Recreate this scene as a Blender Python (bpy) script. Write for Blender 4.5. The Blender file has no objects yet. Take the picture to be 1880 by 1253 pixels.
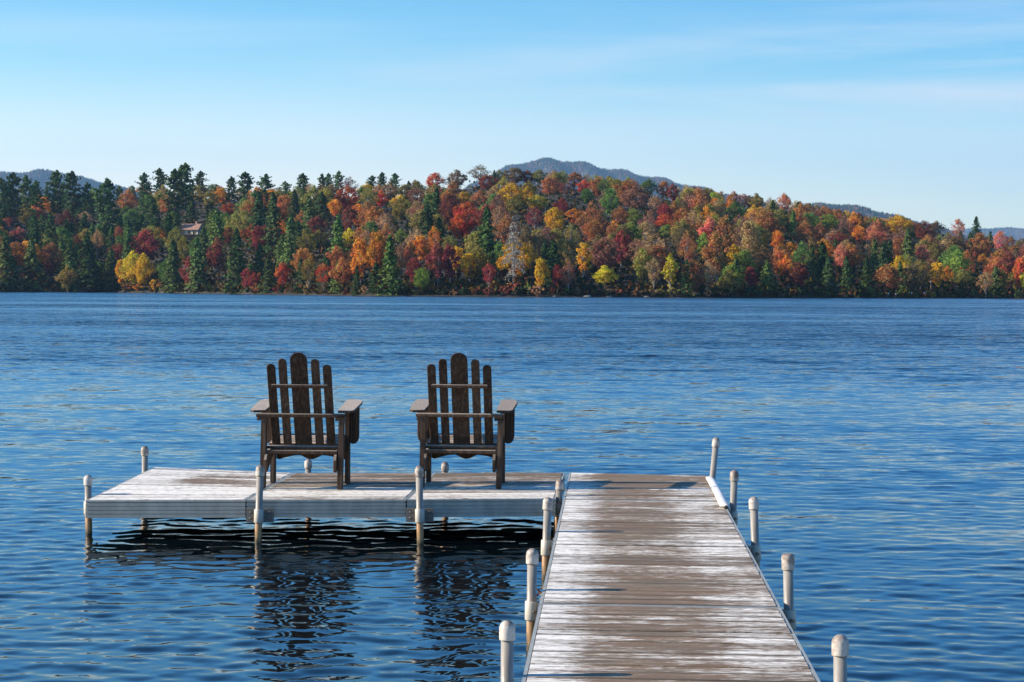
import bpy, math, random
import numpy as np
from mathutils import Matrix, Vector

# ------------------------------------------------------------------ camera
SC = bpy.context.scene
F = 3500.0                    # focal length in photo pixels (photo is 1880 wide)
CAMZ = 1.92                   # eye height above the water
ROLL = 0.006
PITCH = math.atan((626.5 - 532.0) / F)
fw = Vector((0, math.cos(PITCH), -math.sin(PITCH)))
rt = Vector((math.cos(ROLL), 0, math.sin(ROLL)))
rt = (rt - fw * rt.dot(fw)).normalized()
up = rt.cross(fw)
cam_d = bpy.data.cameras.new("camera")
cam_d.sensor_width = 36.0
cam_d.lens = 36.0 * F / 1880.0
cam_d.clip_start = 0.1
cam_d.clip_end = 30000
cam = bpy.data.objects.new("camera", cam_d)
SC.collection.objects.link(cam)
cam.matrix_world = Matrix(((rt.x, up.x, -fw.x, 0), (rt.y, up.y, -fw.y, 0), (rt.z, up.z, -fw.z, CAMZ), (0, 0, 0, 1)))
SC.camera = cam

# ------------------------------------------------------------------ sky, sun, exposure
SUN_EL, SUN_AZ = math.radians(24), math.radians(-93.5)      # azimuth clockwise from +Y
world = bpy.data.worlds.new("World")
SC.world = world
world.use_nodes = True
wn, wl = world.node_tree.nodes, world.node_tree.links
wn.clear()
w_out = wn.new("ShaderNodeOutputWorld")
w_bg = wn.new("ShaderNodeBackground")
w_bg.inputs["Strength"].default_value = 0.15
sky = wn.new("ShaderNodeTexSky")
sky.sky_type = 'NISHITA'
sky.sun_disc = False
sky.sun_elevation = SUN_EL
sky.sun_rotation = SUN_AZ
sky.altitude = 400
sky.air_density = 1.0
sky.dust_density = 0.25
sky.ozone_density = 3.0
w_tc = wn.new("ShaderNodeTexCoord")
w_sep = wn.new("ShaderNodeSeparateXYZ")
wl.new(w_tc.outputs["Generated"], w_sep.inputs[0])
w_ramp = wn.new("ShaderNodeValToRGB")                       # tint by elevation (polarised autumn sky)
els = w_ramp.color_ramp.elements
els[0].position = 0.0
els[0].color = (1.13, 0.855, 0.675, 1)
els[1].position = 1.0
els[1].color = (0.17, 0.27, 0.40, 1)
for pos, c in ((0.045, (1.13, 0.855, 0.675)), (0.080, (0.98, 0.84, 0.70)), (0.115, (0.52, 0.69, 0.66)), (0.15, (0.26, 0.58, 0.66)), (0.24, (0.35, 0.96, 1.28)), (0.5, (0.29, 0.78, 1.10)), (0.72, (0.18, 0.34, 0.54))):
    e = els.new(pos)
    e.color = (*c, 1)
wl.new(w_sep.outputs["Z"], w_ramp.inputs[0])
w_mul = wn.new("ShaderNodeMix")
w_mul.data_type = 'RGBA'
w_mul.blend_type = 'MULTIPLY'
w_mul.inputs["Factor"].default_value = 1.0
wl.new(sky.outputs[0], w_mul.inputs["A"])
wl.new(w_ramp.outputs[0], w_mul.inputs["B"])
# thin high cirrus streaks
w_map = wn.new("ShaderNodeMapping")
w_map.inputs["Scale"].default_value = (1.6, 1.6, 26.0)
w_map.inputs["Rotation"].default_value = (0.0, 0.03, 0.0)
wl.new(w_tc.outputs["Generated"], w_map.inputs[0])
w_no = wn.new("ShaderNodeTexNoise")
w_no.inputs["Scale"].default_value = 1.7
w_no.inputs["Detail"].default_value = 7
w_no.inputs["Roughness"].default_value = 0.55
w_no.inputs["Distortion"].default_value = 0.4
wl.new(w_map.outputs[0], w_no.inputs["Vector"])
w_cr = wn.new("ShaderNodeMapRange")
w_cr.inputs["From Min"].default_value = 0.40
w_cr.inputs["From Max"].default_value = 0.66
w_cr.inputs["To Max"].default_value = 1.0
wl.new(w_no.outputs[0], w_cr.inputs[0])
w_band = wn.new("ShaderNodeValToRGB")                       # the streaks lie low over the hills
be = w_band.color_ramp.elements
be[0].position = 0.05
be[0].color = (0.25, 0.25, 0.25, 1)
be[1].position = 0.22
be[1].color = (0.0, 0.0, 0.0, 1)
b2 = be.new(0.115)
b2.color = (1, 1, 1, 1)
b3 = be.new(0.15)
b3.color = (0.25, 0.25, 0.25, 1)
wl.new(w_sep.outputs["Z"], w_band.inputs[0])
w_m2 = wn.new("ShaderNodeMath")
w_m2.operation = 'MULTIPLY'
w_rx = wn.new("ShaderNodeMapRange")                        # more of them to the right
w_rx.inputs["From Min"].default_value = -0.05
w_rx.inputs["From Max"].default_value = 0.22
w_rx.inputs["To Min"].default_value = 0.35
wl.new(w_sep.outputs["X"], w_rx.inputs[0])
w_m4 = wn.new("ShaderNodeMath")
w_m4.operation = 'MULTIPLY'
wl.new(w_cr.outputs[0], w_m4.inputs[0])
wl.new(w_rx.outputs[0], w_m4.inputs[1])
wl.new(w_m4.outputs[0], w_m2.inputs[0])
wl.new(w_band.outputs[0], w_m2.inputs[1])
w_cl = wn.new("ShaderNodeMix")
w_cl.data_type = 'RGBA'
w_cl.inputs["B"].default_value = (3.1, 3.35, 3.45, 1)
wl.new(w_m2.outputs[0], w_cl.inputs["Factor"])
w_mx = wn.new("ShaderNodeMapRange")                        # bluer away from the sun's side
w_mx.inputs["From Min"].default_value = -0.10
w_mx.inputs["From Max"].default_value = 0.30
wl.new(w_sep.outputs["X"], w_mx.inputs[0])
w_tx = wn.new("ShaderNodeMix")
w_tx.data_type = 'RGBA'
w_tx.inputs["A"].default_value = (1.0, 0.98, 0.97, 1)
w_tx.inputs["B"].default_value = (0.62, 0.80, 0.90, 1)
wl.new(w_mx.outputs[0], w_tx.inputs["Factor"])
w_m3 = wn.new("ShaderNodeMix")
w_m3.data_type = 'RGBA'
w_m3.blend_type = 'MULTIPLY'
w_m3.inputs["Factor"].default_value = 1.0
wl.new(w_mul.outputs["Result"], w_m3.inputs["A"])
wl.new(w_tx.outputs["Result"], w_m3.inputs["B"])
wl.new(w_m3.outputs["Result"], w_cl.inputs["A"])
wl.new(w_cl.outputs["Result"], w_bg.inputs["Color"])
wl.new(w_bg.outputs[0], w_out.inputs[0])

sun_d = bpy.data.lights.new("sun", 'SUN')
sun_d.energy = 5.0
sun_d.angle = math.radians(0.55)
sun_d.color = (1.0, 0.86, 0.68)
sun = bpy.data.objects.new("sun", sun_d)
SC.collection.objects.link(sun)
sdir = Vector((math.cos(SUN_EL) * math.sin(SUN_AZ), math.cos(SUN_EL) * math.cos(SUN_AZ), math.sin(SUN_EL)))
sun.rotation_euler = sdir.to_track_quat('Z', 'Y').to_euler()
sun.location = sdir * 100

SC.view_settings.view_transform = 'Standard'
SC.view_settings.look = 'None'
SC.view_settings.exposure = 1.0
SC.view_settings.gamma = 1.0
SC.cycles.use_denoising = True
SC.cycles.max_bounces = 6
SC.cycles.diffuse_bounces = 3
SC.cycles.glossy_bounces = 4
SC.cycles.transmission_bounces = 3
SC.cycles.volume_bounces = 0
SC.cycles.caustics_reflective = False
SC.cycles.caustics_refractive = False

# ------------------------------------------------------------------ helpers
def horizon(px):
    return 532.0 + ROLL * (px - 940.0)

def at(px, py, z):
    """photo pixel -> world point on the level z"""
    d = fw + rt * ((px - 940.0) / F) - up * ((py - 626.5) / F)
    t = (z - CAMZ) / d.z
    return Vector((0, 0, CAMZ)) + d * t

def atd(px, py, dist):
    """photo pixel -> world point at depth dist"""
    d = fw + rt * ((px - 940.0) / F) - up * ((py - 626.5) / F)
    return Vector((0, 0, CAMZ)) + d * (dist / d.y)

def link(o, parent=None):
    SC.collection.objects.link(o)
    if parent is not None:
        o.parent = parent
    return o

def tag(o, label=None, cat=None, group=None, kind=None):
    if label: o["label"] = label
    if cat: o["category"] = cat
    if group: o["group"] = group
    if kind: o["kind"] = kind
    return o

def empty(name, loc=(0, 0, 0), rz=0.0):
    o = bpy.data.objects.new(name, None)
    o.empty_display_size = 0.2
    o.location = loc
    o.rotation_euler = (0, 0, rz)
    return link(o)

class MB:
    """collects faces; build() links them as ONE mesh object"""
    def __init__(s):
        s.v, s.f, s.sm = [], [], []
        s.att = {}
    def add(s, vs, fs, smooth=False, **att):
        b = len(s.v)
        s.v += [tuple(v) for v in vs]
        s.f += [tuple(i + b for i in f) for f in fs]
        s.sm += [smooth] * len(fs)
        for k, val in att.items():
            arr = s.att.setdefault(k, [])
            arr += [0.0] * (b - len(arr))
            arr += list(val) if hasattr(val, '__len__') else [val] * len(vs)
    def prism(s, poly, axis, a, b, bevel=0.0, M=None):
        """poly = 2-D outline; extruded along axis ('x','y','z') from a to b, with a small edge bevel"""
        n = len(poly)
        cx = sum(p[0] for p in poly) / n
        cy = sum(p[1] for p in poly) / n
        def P(p, h):
            if axis == 'x': v = (h, p[0], p[1])
            elif axis == 'y': v = (p[0], h, p[1])
            else: v = (p[0], p[1], h)
            return (M @ Vector(v)) if M else v
        if bevel > 0:
            ins = []
            for i in range(n):
                p0, p1, p2 = Vector(poly[i - 1]), Vector(poly[i]), Vector(poly[(i + 1) % n])
                e1, e2 = (p1 - p0).normalized(), (p2 - p1).normalized()
                nn = Vector((-(e1.y + e2.y), e1.x + e2.x))
                if nn.length < 1e-6: nn = Vector((-e1.y, e1.x))
                nn.normalize()
                c = max(0.5, nn.dot(Vector((-e1.y, e1.x))))
                q = p1 + nn * (bevel / c)
                q2 = p1 - nn * (bevel / c)
                ins.append((q, q2))
            area = sum(poly[i - 1][0] * poly[i][1] - poly[i][0] * poly[i - 1][1] for i in range(n))
            ins = [a_[0] if area > 0 else a_[1] for a_ in ins]
            sgn = 1 if b > a else -1
            rings = [(ins, a), (poly, a + sgn * bevel), (poly, b - sgn * bevel), (ins, b)]
        else:
            rings = [(poly, a), (poly, b)]
        vs = [P(p, h) for r, h in rings for p in r]
        fs = []
        for k in range(len(rings) - 1):
            for i in range(n):
                j = (i + 1) % n
                fs.append((k * n + i, k * n + j, (k + 1) * n + j, (k + 1) * n + i))
        fs.append(tuple(range(n))[::-1])
        fs.append(tuple((len(rings) - 1) * n + i for i in range(n)))
        s.add(vs, fs)
    def box(s, x0, x1, y0, y1, z0, z1, bevel=0.003, M=None):
        s.prism([(x0, y0), (x1, y0), (x1, y1), (x0, y1)], 'z', z0, z1, bevel, M)
    def tube(s, pts, rads, n=16, cap=True, smooth=True):
        vs, fs = [], []
        pts = [Vector(p) for p in pts]
        for i, p in enumerate(pts):
            d = (pts[min(i + 1, len(pts) - 1)] - pts[max(i - 1, 0)])
            d.normalize()
            a = Vector((0, 0, 1)) if abs(d.z) < 0.9 else Vector((1, 0, 0))
            u = d.cross(a).normalized()
            w = d.cross(u)
            for k in range(n):
                t = 2 * math.pi * k / n
                vs.append(p + (u * math.cos(t) + w * math.sin(t)) * rads[i])
        for i in range(len(pts) - 1):
            for k in range(n):
                m = (k + 1) % n
                fs.append((i * n + k, i * n + m, (i + 1) * n + m, (i + 1) * n + k))
        if cap:
            fs.append(tuple(range(n)))
            fs.append(tuple((len(pts) - 1) * n + k for k in range(n))[::-1])
        s.add(vs, fs, smooth)
    def build(s, name, mat, parent=None, loc=None, fix=True):
        me = bpy.data.meshes.new(name)
        me.from_pydata(s.v, [], s.f)
        me.polygons.foreach_set("use_smooth", s.sm)
        for k, arr in s.att.items():
            arr = arr + [0.0] * (len(s.v) - len(arr))
            a = me.attributes.new(k, 'FLOAT', 'POINT')
            a.data.foreach_set("value", arr)
        if fix:
            import bmesh
            bm = bmesh.new()
            bm.from_mesh(me)
            bmesh.ops.recalc_face_normals(bm, faces=bm.faces)
            bm.to_mesh(me)
            bm.free()
        me.materials.append(mat)
        o = bpy.data.objects.new(name, me)
        if loc is not None: o.location = loc
        return link(o, parent)

def mesh_np(name, verts, quads, mat, smooth=False, cols=None):
    me = bpy.data.meshes.new(name)
    nv, nf = len(verts), len(quads)
    k = quads.shape[1]
    me.vertices.add(nv)
    me.vertices.foreach_set("co", verts.astype(np.float32).ravel())
    me.loops.add(nf * k)
    me.loops.foreach_set("vertex_index", quads.astype(np.int32).ravel())
    me.polygons.add(nf)
    me.polygons.foreach_set("loop_start", np.arange(0, nf * k, k, dtype=np.int32))
    me.polygons.foreach_set("loop_total", np.full(nf, k, dtype=np.int32))
    me.polygons.foreach_set("use_smooth", np.full(nf, smooth, dtype=bool))
    me.update(calc_edges=True)
    if cols is not None:
        a = me.attributes.new("tint", 'FLOAT_COLOR', 'POINT')
        c4 = np.ones((nv, 4), np.float32)
        c4[:, :3] = cols
        a.data.foreach_set("color", c4.ravel())
    me.materials.append(mat)
    return me

# ------------------------------------------------------------------ materials
def mat(name):
    m = bpy.data.materials.new(name)
    m.use_nodes = True
    nt = m.node_tree
    nt.nodes.clear()
    out = nt.nodes.new("ShaderNodeOutputMaterial")
    b = nt.nodes.new("ShaderNodeBsdfPrincipled")
    nt.links.new(b.outputs[0], out.inputs[0])
    return m, nt, b, out

def N(nt, t, **kw):
    n = nt.nodes.new(t)
    for k, v in kw.items():
        if k in n.inputs: n.inputs[k].default_value = v
        else: setattr(n, k, v)
    return n

def noise(nt, src, scale, detail=4, rough=0.55, vec=(1, 1, 1), dist=0.0):
    mp = N(nt, "ShaderNodeMapping")
    mp.inputs["Scale"].default_value = vec
    nt.links.new(src, mp.inputs[0])
    n = N(nt, "ShaderNodeTexNoise", Scale=scale, Detail=detail, Roughness=rough, Distortion=dist)
    nt.links.new(mp.outputs[0], n.inputs["Vector"])
    return n

def math2(nt, op, a, b, clamp=False):
    n = N(nt, "ShaderNodeMath", operation=op, use_clamp=clamp)
    for i, x in enumerate((a, b)):
        if isinstance(x, (int, float)): n.inputs[i].default_value = x
        elif x is not None: nt.links.new(x, n.inputs[i])
    return n.outputs[0]

def ramp(nt, src, stops):
    r = N(nt, "ShaderNodeValToRGB")
    e = r.color_ramp.elements
    e[0].position, e[0].color = stops[0][0], (*stops[0][1], 1)
    e[1].position, e[1].color = stops[-1][0], (*stops[-1][1], 1)
    for p, c in stops[1:-1]:
        k = e.new(p)
        k.color = (*c, 1)
    nt.links.new(src, r.inputs[0])
    return r.outputs[0]

def mixc(nt, fac, a, b, blend='MIX'):
    n = N(nt, "ShaderNodeMix", data_type='RGBA', blend_type=blend)
    for key, x in (("Factor", fac), ("A", a), ("B", b)):
        if isinstance(x, (int, float)): n.inputs[key].default_value = x
        elif isinstance(x, tuple): n.inputs[key].default_value = (*x, 1)
        else: nt.links.new(x, n.inputs[key])
    return n.outputs["Result"]

def bump(nt, b, src, strength, distance):
    n = N(nt, "ShaderNodeBump", Strength=strength, Distance=distance)
    nt.links.new(src, n.inputs["Height"])
    nt.links.new(n.outputs[0], b.inputs["Normal"])

def m_deck():
    m, nt, b, _ = mat("painted_boards")
    tc = N(nt, "ShaderNodeTexCoord").outputs["Object"]
    wear = N(nt, "ShaderNodeAttribute", attribute_name="wear").outputs["Fac"]
    rnd = N(nt, "ShaderNodeAttribute", attribute_name="rnd").outputs["Fac"]
    off = N(nt, "ShaderNodeVectorMath", operation='MULTIPLY_ADD')      # shift the grain of every board
    cmb = N(nt, "ShaderNodeCombineXYZ")
    nt.links.new(rnd, cmb.inputs[0]); nt.links.new(rnd, cmb.inputs[2])
    nt.links.new(cmb.outputs[0], off.inputs[0])
    off.inputs[1].default_value = (7.3, 0, 23.1)
    nt.links.new(tc, off.inputs[2])
    v = off.outputs[0]
    n1 = noise(nt, v, 1.0, 6, 0.62, (4.2, 20, 3)).outputs[0]
    n2 = noise(nt, v, 1.0, 7, 0.68, (17, 75, 9)).outputs[0]
    n3 = noise(nt, tc, 2.3, 3, 0.5, (1, 1, 1)).outputs[0]
    s = math2(nt, 'MULTIPLY_ADD', n1, 1.15)
    nt.nodes[-1].inputs[2].default_value = -0.575
    s2 = math2(nt, 'MULTIPLY_ADD', n2, 1.25)
    nt.nodes[-1].inputs[2].default_value = -0.625
    s3 = math2(nt, 'MULTIPLY_ADD', n3, 0.5)
    nt.nodes[-1].inputs[2].default_value = -0.25
    s4 = math2(nt, 'MULTIPLY_ADD', rnd, 0.24)
    nt.nodes[-1].inputs[2].default_value = -0.12
    t = math2(nt, 'ADD', math2(nt, 'ADD', wear, s), math2(nt, 'ADD', s2, math2(nt, 'ADD', s3, s4)))
    mr = N(nt, "ShaderNodeMapRange")
    mr.inputs["From Min"].default_value = 0.38
    mr.inputs["From Max"].default_value = 0.72
    nt.links.new(t, mr.inputs[0])
    wood = ramp(nt, n1, [(0.30, (0.068, 0.045, 0.025)), (0.42, (0.14, 0.098, 0.058)), (0.55, (0.20, 0.146, 0.088)), (0.70, (0.28, 0.218, 0.145))])
    wood = mixc(nt, math2(nt, 'MULTIPLY', n2, 0.45), wood, (0.215, 0.168, 0.112))
    crack = N(nt, "ShaderNodeMapRange")
    crack.inputs["From Min"].default_value = 0.33
    crack.inputs["From Max"].default_value = 0.45
    crack.inputs["To Min"].default_value = 0.5
    nt.links.new(n2, crack.inputs[0])
    paint = ramp(nt, n2, [(0.33, (0.30, 0.26, 0.21)), (0.42, (0.56, 0.52, 0.455)), (0.52, (0.71, 0.675, 0.60)), (0.66, (0.80, 0.77, 0.70))])
    wv = noise(nt, v, 1.0, 4, 0.6, (1.5, 5, 2)).outputs[0]
    wood = mixc(nt, ramp(nt, wv, [(0.42, (0, 0, 0)), (0.62, (.6, .6, .6))]), wood, (0.20, 0.115, 0.06))
    col = mixc(nt, mr.outputs[0], wood, paint)
    col = mixc(nt, 1.0, col, crack.outputs[0], 'MULTIPLY')
    edge = N(nt, "ShaderNodeAttribute", attribute_name="edge").outputs["Fac"]      # rot and grime along the board edges, also painting the gaps' shade wider
    grime = N(nt, "ShaderNodeAttribute", attribute_name="grime").outputs["Fac"]
    ed = math2(nt, 'MULTIPLY', math2(nt, 'POWER', edge, 3.0), grime)
    ed = math2(nt, 'MULTIPLY', ed, ramp(nt, n1, [(0.32, (0.35, 0.35, 0.35)), (0.55, (1, 1, 1))]), True)
    tone = math2(nt, 'MULTIPLY_ADD', rnd, 0.26)
    nt.nodes[-1].inputs[2].default_value = 0.90
    col = mixc(nt, 1.0, col, tone, 'MULTIPLY')
    col = mixc(nt, ed, col, (0.05, 0.04, 0.03))
    nt.links.new(col, b.inputs["Base Color"])
    b.inputs["Roughness"].default_value = 0.75
    b.inputs["Specular IOR Level"].default_value = 0.3
    h = math2(nt, 'ADD', math2(nt, 'MULTIPLY', n2, 0.6), math2(nt, 'MULTIPLY', mr.outputs[0], 0.4))
    bump(nt, b, h, 0.5, 0.004)
    return m

def m_chair():
    m, nt, b, _ = mat("weathered_teak")
    g0 = N(nt, "ShaderNodeTexCoord").outputs["Object"]
    ob = N(nt, "ShaderNodeObjectInfo").outputs["Random"]
    ad = N(nt, "ShaderNodeVectorMath", operation='MULTIPLY_ADD')
    nt.links.new(ob, ad.inputs[0]); ad.inputs[1].default_value = (3, 5, 9); nt.links.new(g0, ad.inputs[2])
    g = ad.outputs[0]
    n1 = noise(nt, g, 1.0, 6, 0.6, (60, 60, 2.2), 0.35).outputs[0]
    n2 = noise(nt, g, 6.0, 4, 0.6).outputs[0]
    n3 = noise(nt, g, 1.0, 3, 0.6, (150, 150, 8)).outputs[0]
    col = ramp(nt, n1, [(0.3, (0.018, 0.011, 0.008)), (0.46, (0.044, 0.027, 0.018)), (0.58, (0.070, 0.045, 0.031)), (0.72, (0.12, 0.085, 0.062))])
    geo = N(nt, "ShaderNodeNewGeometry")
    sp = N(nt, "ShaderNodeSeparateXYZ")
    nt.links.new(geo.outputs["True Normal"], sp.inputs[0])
    topm = N(nt, "ShaderNodeMapRange")            # lighter grey on upward faces, painting in the sunlight on the tops
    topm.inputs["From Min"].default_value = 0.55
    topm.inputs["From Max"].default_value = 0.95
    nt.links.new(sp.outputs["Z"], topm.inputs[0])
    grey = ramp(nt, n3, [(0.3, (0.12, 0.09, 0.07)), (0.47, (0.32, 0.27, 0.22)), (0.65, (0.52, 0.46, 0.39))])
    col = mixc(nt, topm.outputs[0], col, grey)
    col = mixc(nt, math2(nt, 'MULTIPLY', n2, 0.25), col, (0.04, 0.026, 0.018))
    pv = math2(nt, 'MULTIPLY_ADD', ob, 0.7)
    nt.nodes[-1].inputs[2].default_value = 0.8
    col = mixc(nt, 1.0, col, pv, 'MULTIPLY')
    nt.links.new(col, b.inputs["Base Color"])
    b.inputs["Roughness"].default_value = 0.82
    b.inputs["Specular IOR Level"].default_value = 0.22
    bump(nt, b, math2(nt, 'ADD', n1, math2(nt, 'MULTIPLY', n3, 0.5)), 0.5, 0.004)
    return m

def m_metal(name, c0, c1, metallic, rough, stain=False):
    m, nt, b, _ = mat(name)
    tc = N(nt, "ShaderNodeTexCoord").outputs["Object"]
    n1 = noise(nt, tc, 1.0, 5, 0.6, (14, 14, 4)).outputs[0]
    n2 = noise(nt, tc, 60, 3, 0.6).outputs[0]
    col = ramp(nt, n1, [(0.3, c0), (0.7, c1)])
    if stain:                                       # lake stain: an ochre band on the pipe near the water
        geo = N(nt, "ShaderNodeNewGeometry").outputs["Position"]
        sp = N(nt, "ShaderNodeSeparateXYZ")
        nt.links.new(geo, sp.inputs[0])
        zz = math2(nt, 'MULTIPLY_ADD', n1, 0.30)
        nt.nodes[-1].inputs[2].default_value = -0.15
        zz = math2(nt, 'ADD', zz, sp.outputs["Z"])
        mr = N(nt, "ShaderNodeMapRange")
        mr.inputs["From Min"].default_value = 0.26
        mr.inputs["From Max"].default_value = 0.12
        nt.links.new(zz, mr.inputs[0])
        st = ramp(nt, n1, [(0.3, (0.13, 0.055, 0.018)), (0.5, (0.33, 0.18, 0.065)), (0.75, (0.46, 0.33, 0.17))])
        col = mixc(nt, mr.outputs[0], col, st)
        sc = N(nt, "ShaderNodeMapRange")             # wet scum ring at the waterline
        sc.inputs["From Min"].default_value = 0.085
        sc.inputs["From Max"].default_value = 0.03
        nt.links.new(zz, sc.inputs[0])
        col = mixc(nt, sc.outputs[0], col, (0.05, 0.035, 0.015))
        inv = math2(nt, 'MULTIPLY_ADD', mr.outputs[0], -metallic)
        nt.nodes[-1].inputs[2].default_value = metallic
        nt.links.new(inv, b.inputs["Metallic"])
    else:
        b.inputs["Metallic"].default_value = metallic
    nt.links.new(col, b.inputs["Base Color"])
    r = math2(nt, 'MULTIPLY_ADD', n2, 0.25)
    nt.nodes[-1].inputs[2].default_value = rough - 0.12
    nt.links.new(r, b.inputs["Roughness"])
    bump(nt, b, n2, 0.15, 0.002)
    return m

def m_cap():
    m, nt, b, _ = mat("weathered_plastic")
    tc = N(nt, "ShaderNodeTexCoord").outputs["Object"]
    oi = N(nt, "ShaderNodeObjectInfo").outputs["Random"]
    off = N(nt, "ShaderNodeVectorMath", operation='ADD')
    nt.links.new(tc, off.inputs[0]); nt.links.new(oi, off.inputs[1])
    n1 = noise(nt, off.outputs[0], 22, 6, 0.65).outputs[0]
    n2 = noise(nt, off.outputs[0], 90, 3, 0.6).outputs[0]
    geo = N(nt, "ShaderNodeNewGeometry")
    sp = N(nt, "ShaderNodeSeparateXYZ")
    nt.links.new(geo.outputs["Normal"], sp.inputs[0])
    t = math2(nt, 'ADD', n1, math2(nt, 'MULTIPLY', sp.outputs["Z"], 0.20))
    t = math2(nt, 'ADD', t, math2(nt, 'MULTIPLY_ADD', oi, 0.20))
    nt.nodes[-2].inputs[2].default_value = -0.05
    col = ramp(nt, t, [(0.40, (0.52, 0.49, 0.445)), (0.52, (0.43, 0.395, 0.35)), (0.62, (0.28, 0.235, 0.20)), (0.76, (0.16, 0.12, 0.095))])
    nt.links.new(col, b.inputs["Base Color"])
    b.inputs["Roughness"].default_value = 0.55
    bump(nt, b, n2, 0.2, 0.002)
    return m

def m_plain(name, c, rough=0.7, metallic=0.0, var=0.25, sc=8.0):
    m, nt, b, _ = mat(name)
    tc = N(nt, "ShaderNodeTexCoord").outputs["Object"]
    n1 = noise(nt, tc, sc, 5, 0.6).outputs[0]
    lo = tuple(x * (1 - var) for x in c)
    hi = tuple(min(1, x * (1 + var)) for x in c)
    nt.links.new(ramp(nt, n1, [(0.3, lo), (0.7, hi)]), b.inputs["Base Color"])
    b.inputs["Roughness"].default_value = rough
    b.inputs["Metallic"].default_value = metallic
    return m

def m_leaf(name, use_tint=False, trans=0.35):
    m, nt, b, out = mat(name)
    nt.nodes.remove(b)
    if use_tint:
        c = N(nt, "ShaderNodeAttribute", attribute_name="tint").outputs["Color"]
    else:
        c = N(nt, "ShaderNodeObjectInfo").outputs["Color"]
    tint = N(nt, "ShaderNodeAttribute", attribute_name="vary").outputs["Fac"]
    hsv = N(nt, "ShaderNodeHueSaturation")
    nt.links.new(c, hsv.inputs["Color"])
    if not use_tint:
        tc = N(nt, "ShaderNodeTexCoord").outputs["Object"]
        n1 = noise(nt, tc, 4.0, 3, 0.6).outputs[0]
        hue = math2(nt, 'MULTIPLY_ADD', n1, 0.20)
        nt.nodes[-1].inputs[2].default_value = 0.405
        nt.links.new(hue, hsv.inputs["Hue"])
        val = math2(nt, 'MULTIPLY_ADD', tint, 0.9)
        nt.nodes[-1].inputs[2].default_value = 0.55
        nt.links.new(val, hsv.inputs["Value"])
    d = N(nt, "ShaderNodeBsdfDiffuse")
    t = N(nt, "ShaderNodeBsdfTranslucent")
    nt.links.new(hsv.outputs[0], d.inputs[0])
    nt.links.new(hsv.outputs[0], t.inputs[0])
    mx = N(nt, "ShaderNodeMixShader", Fac=trans)
    mx.inputs[0].default_value = trans
    nt.links.new(d.outputs[0], mx.inputs[1])
    nt.links.new(t.outputs[0], mx.inputs[2])
    nt.links.new(mx.outputs[0], out.inputs[0])
    return m

def m_water():
    m, nt, b, _ = mat("lake_water")
    pos = N(nt, "ShaderNodeNewGeometry")
    P = pos.outputs["Position"]
    sp = N(nt, "ShaderNodeSeparateXYZ")
    nt.links.new(P, sp.inputs[0])
    # wind-roughened farther out: ripples too fine for the mesh become slopes of the shading normal
    far = N(nt, "ShaderNodeMapRange")
    far.inputs["From Min"].default_value = 7
    far.inputs["From Max"].default_value = 20
    far.inputs["To Min"].default_value = 0.08
    far.inputs["To Max"].default_value = 0.43
    nt.links.new(sp.outputs["Y"], far.inputs[0])
    far2 = N(nt, "ShaderNodeMapRange")
    far2.inputs["From Min"].default_value = 36
    far2.inputs["From Max"].default_value = 64
    far2.inputs["To Max"].default_value = 0.90
    nt.links.new(sp.outputs["Y"], far2.inputs[0])
    n1 = noise(nt, P, 1.0, 3, 0.6, (3.0, 6.5, 1)).outputs["Color"]
    n2 = noise(nt, P, 1.0, 3, 0.6, (0.55, 1.1, 1)).outputs["Color"]
    patch = noise(nt, P, 1.0, 4, 0.6, (0.012, 0.035, 1)).outputs[0]
    pm = N(nt, "ShaderNodeMapRange")
    pm.inputs["From Min"].default_value = 0.35
    pm.inputs["From Max"].default_value = 0.65
    pm.inputs["To Min"].default_value = 0.5
    pm.inputs["To Max"].default_value = 1.4
    nt.links.new(patch, pm.inputs[0])
    def vm(op, a, bb):
        n = N(nt, "ShaderNodeVectorMath", operation=op)
        for i, x in enumerate((a, bb)):
            if x is None: continue
            if isinstance(x, tuple): n.inputs[i].default_value = x
            else: nt.links.new(x, n.inputs[i])
        return n.outputs[0]
    s1 = vm('MULTIPLY', vm('SUBTRACT', n1, (0.5, 0.5, 0.5)), (0.6, 0.9, 0))
    s2 = vm('MULTIPLY', vm('SUBTRACT', n2, (0.5, 0.5, 0.5)), (0.25, 0.55, 0))
    s = vm('ADD', s1, s2)
    s = vm('ADD', s, (0.0, -0.125, 0.0))
    w = math2(nt, 'MULTIPLY', math2(nt, 'ADD', far.outputs[0], far2.outputs[0]), pm.outputs[0])
    cw = N(nt, "ShaderNodeCombineXYZ")
    for i in range(3): nt.links.new(w, cw.inputs[i])
    s = vm('MULTIPLY', s, cw.outputs[0])
    nn = vm('NORMALIZE', vm('ADD', pos.outputs["Normal"], s), None)
    nt.links.new(nn, b.inputs["Normal"])
    b.inputs["Base Color"].default_value = (0.0012, 0.0042, 0.0065, 1)
    b.inputs["Roughness"].default_value = 0.04
    b.inputs["IOR"].default_value = 1.333
    return m

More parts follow.
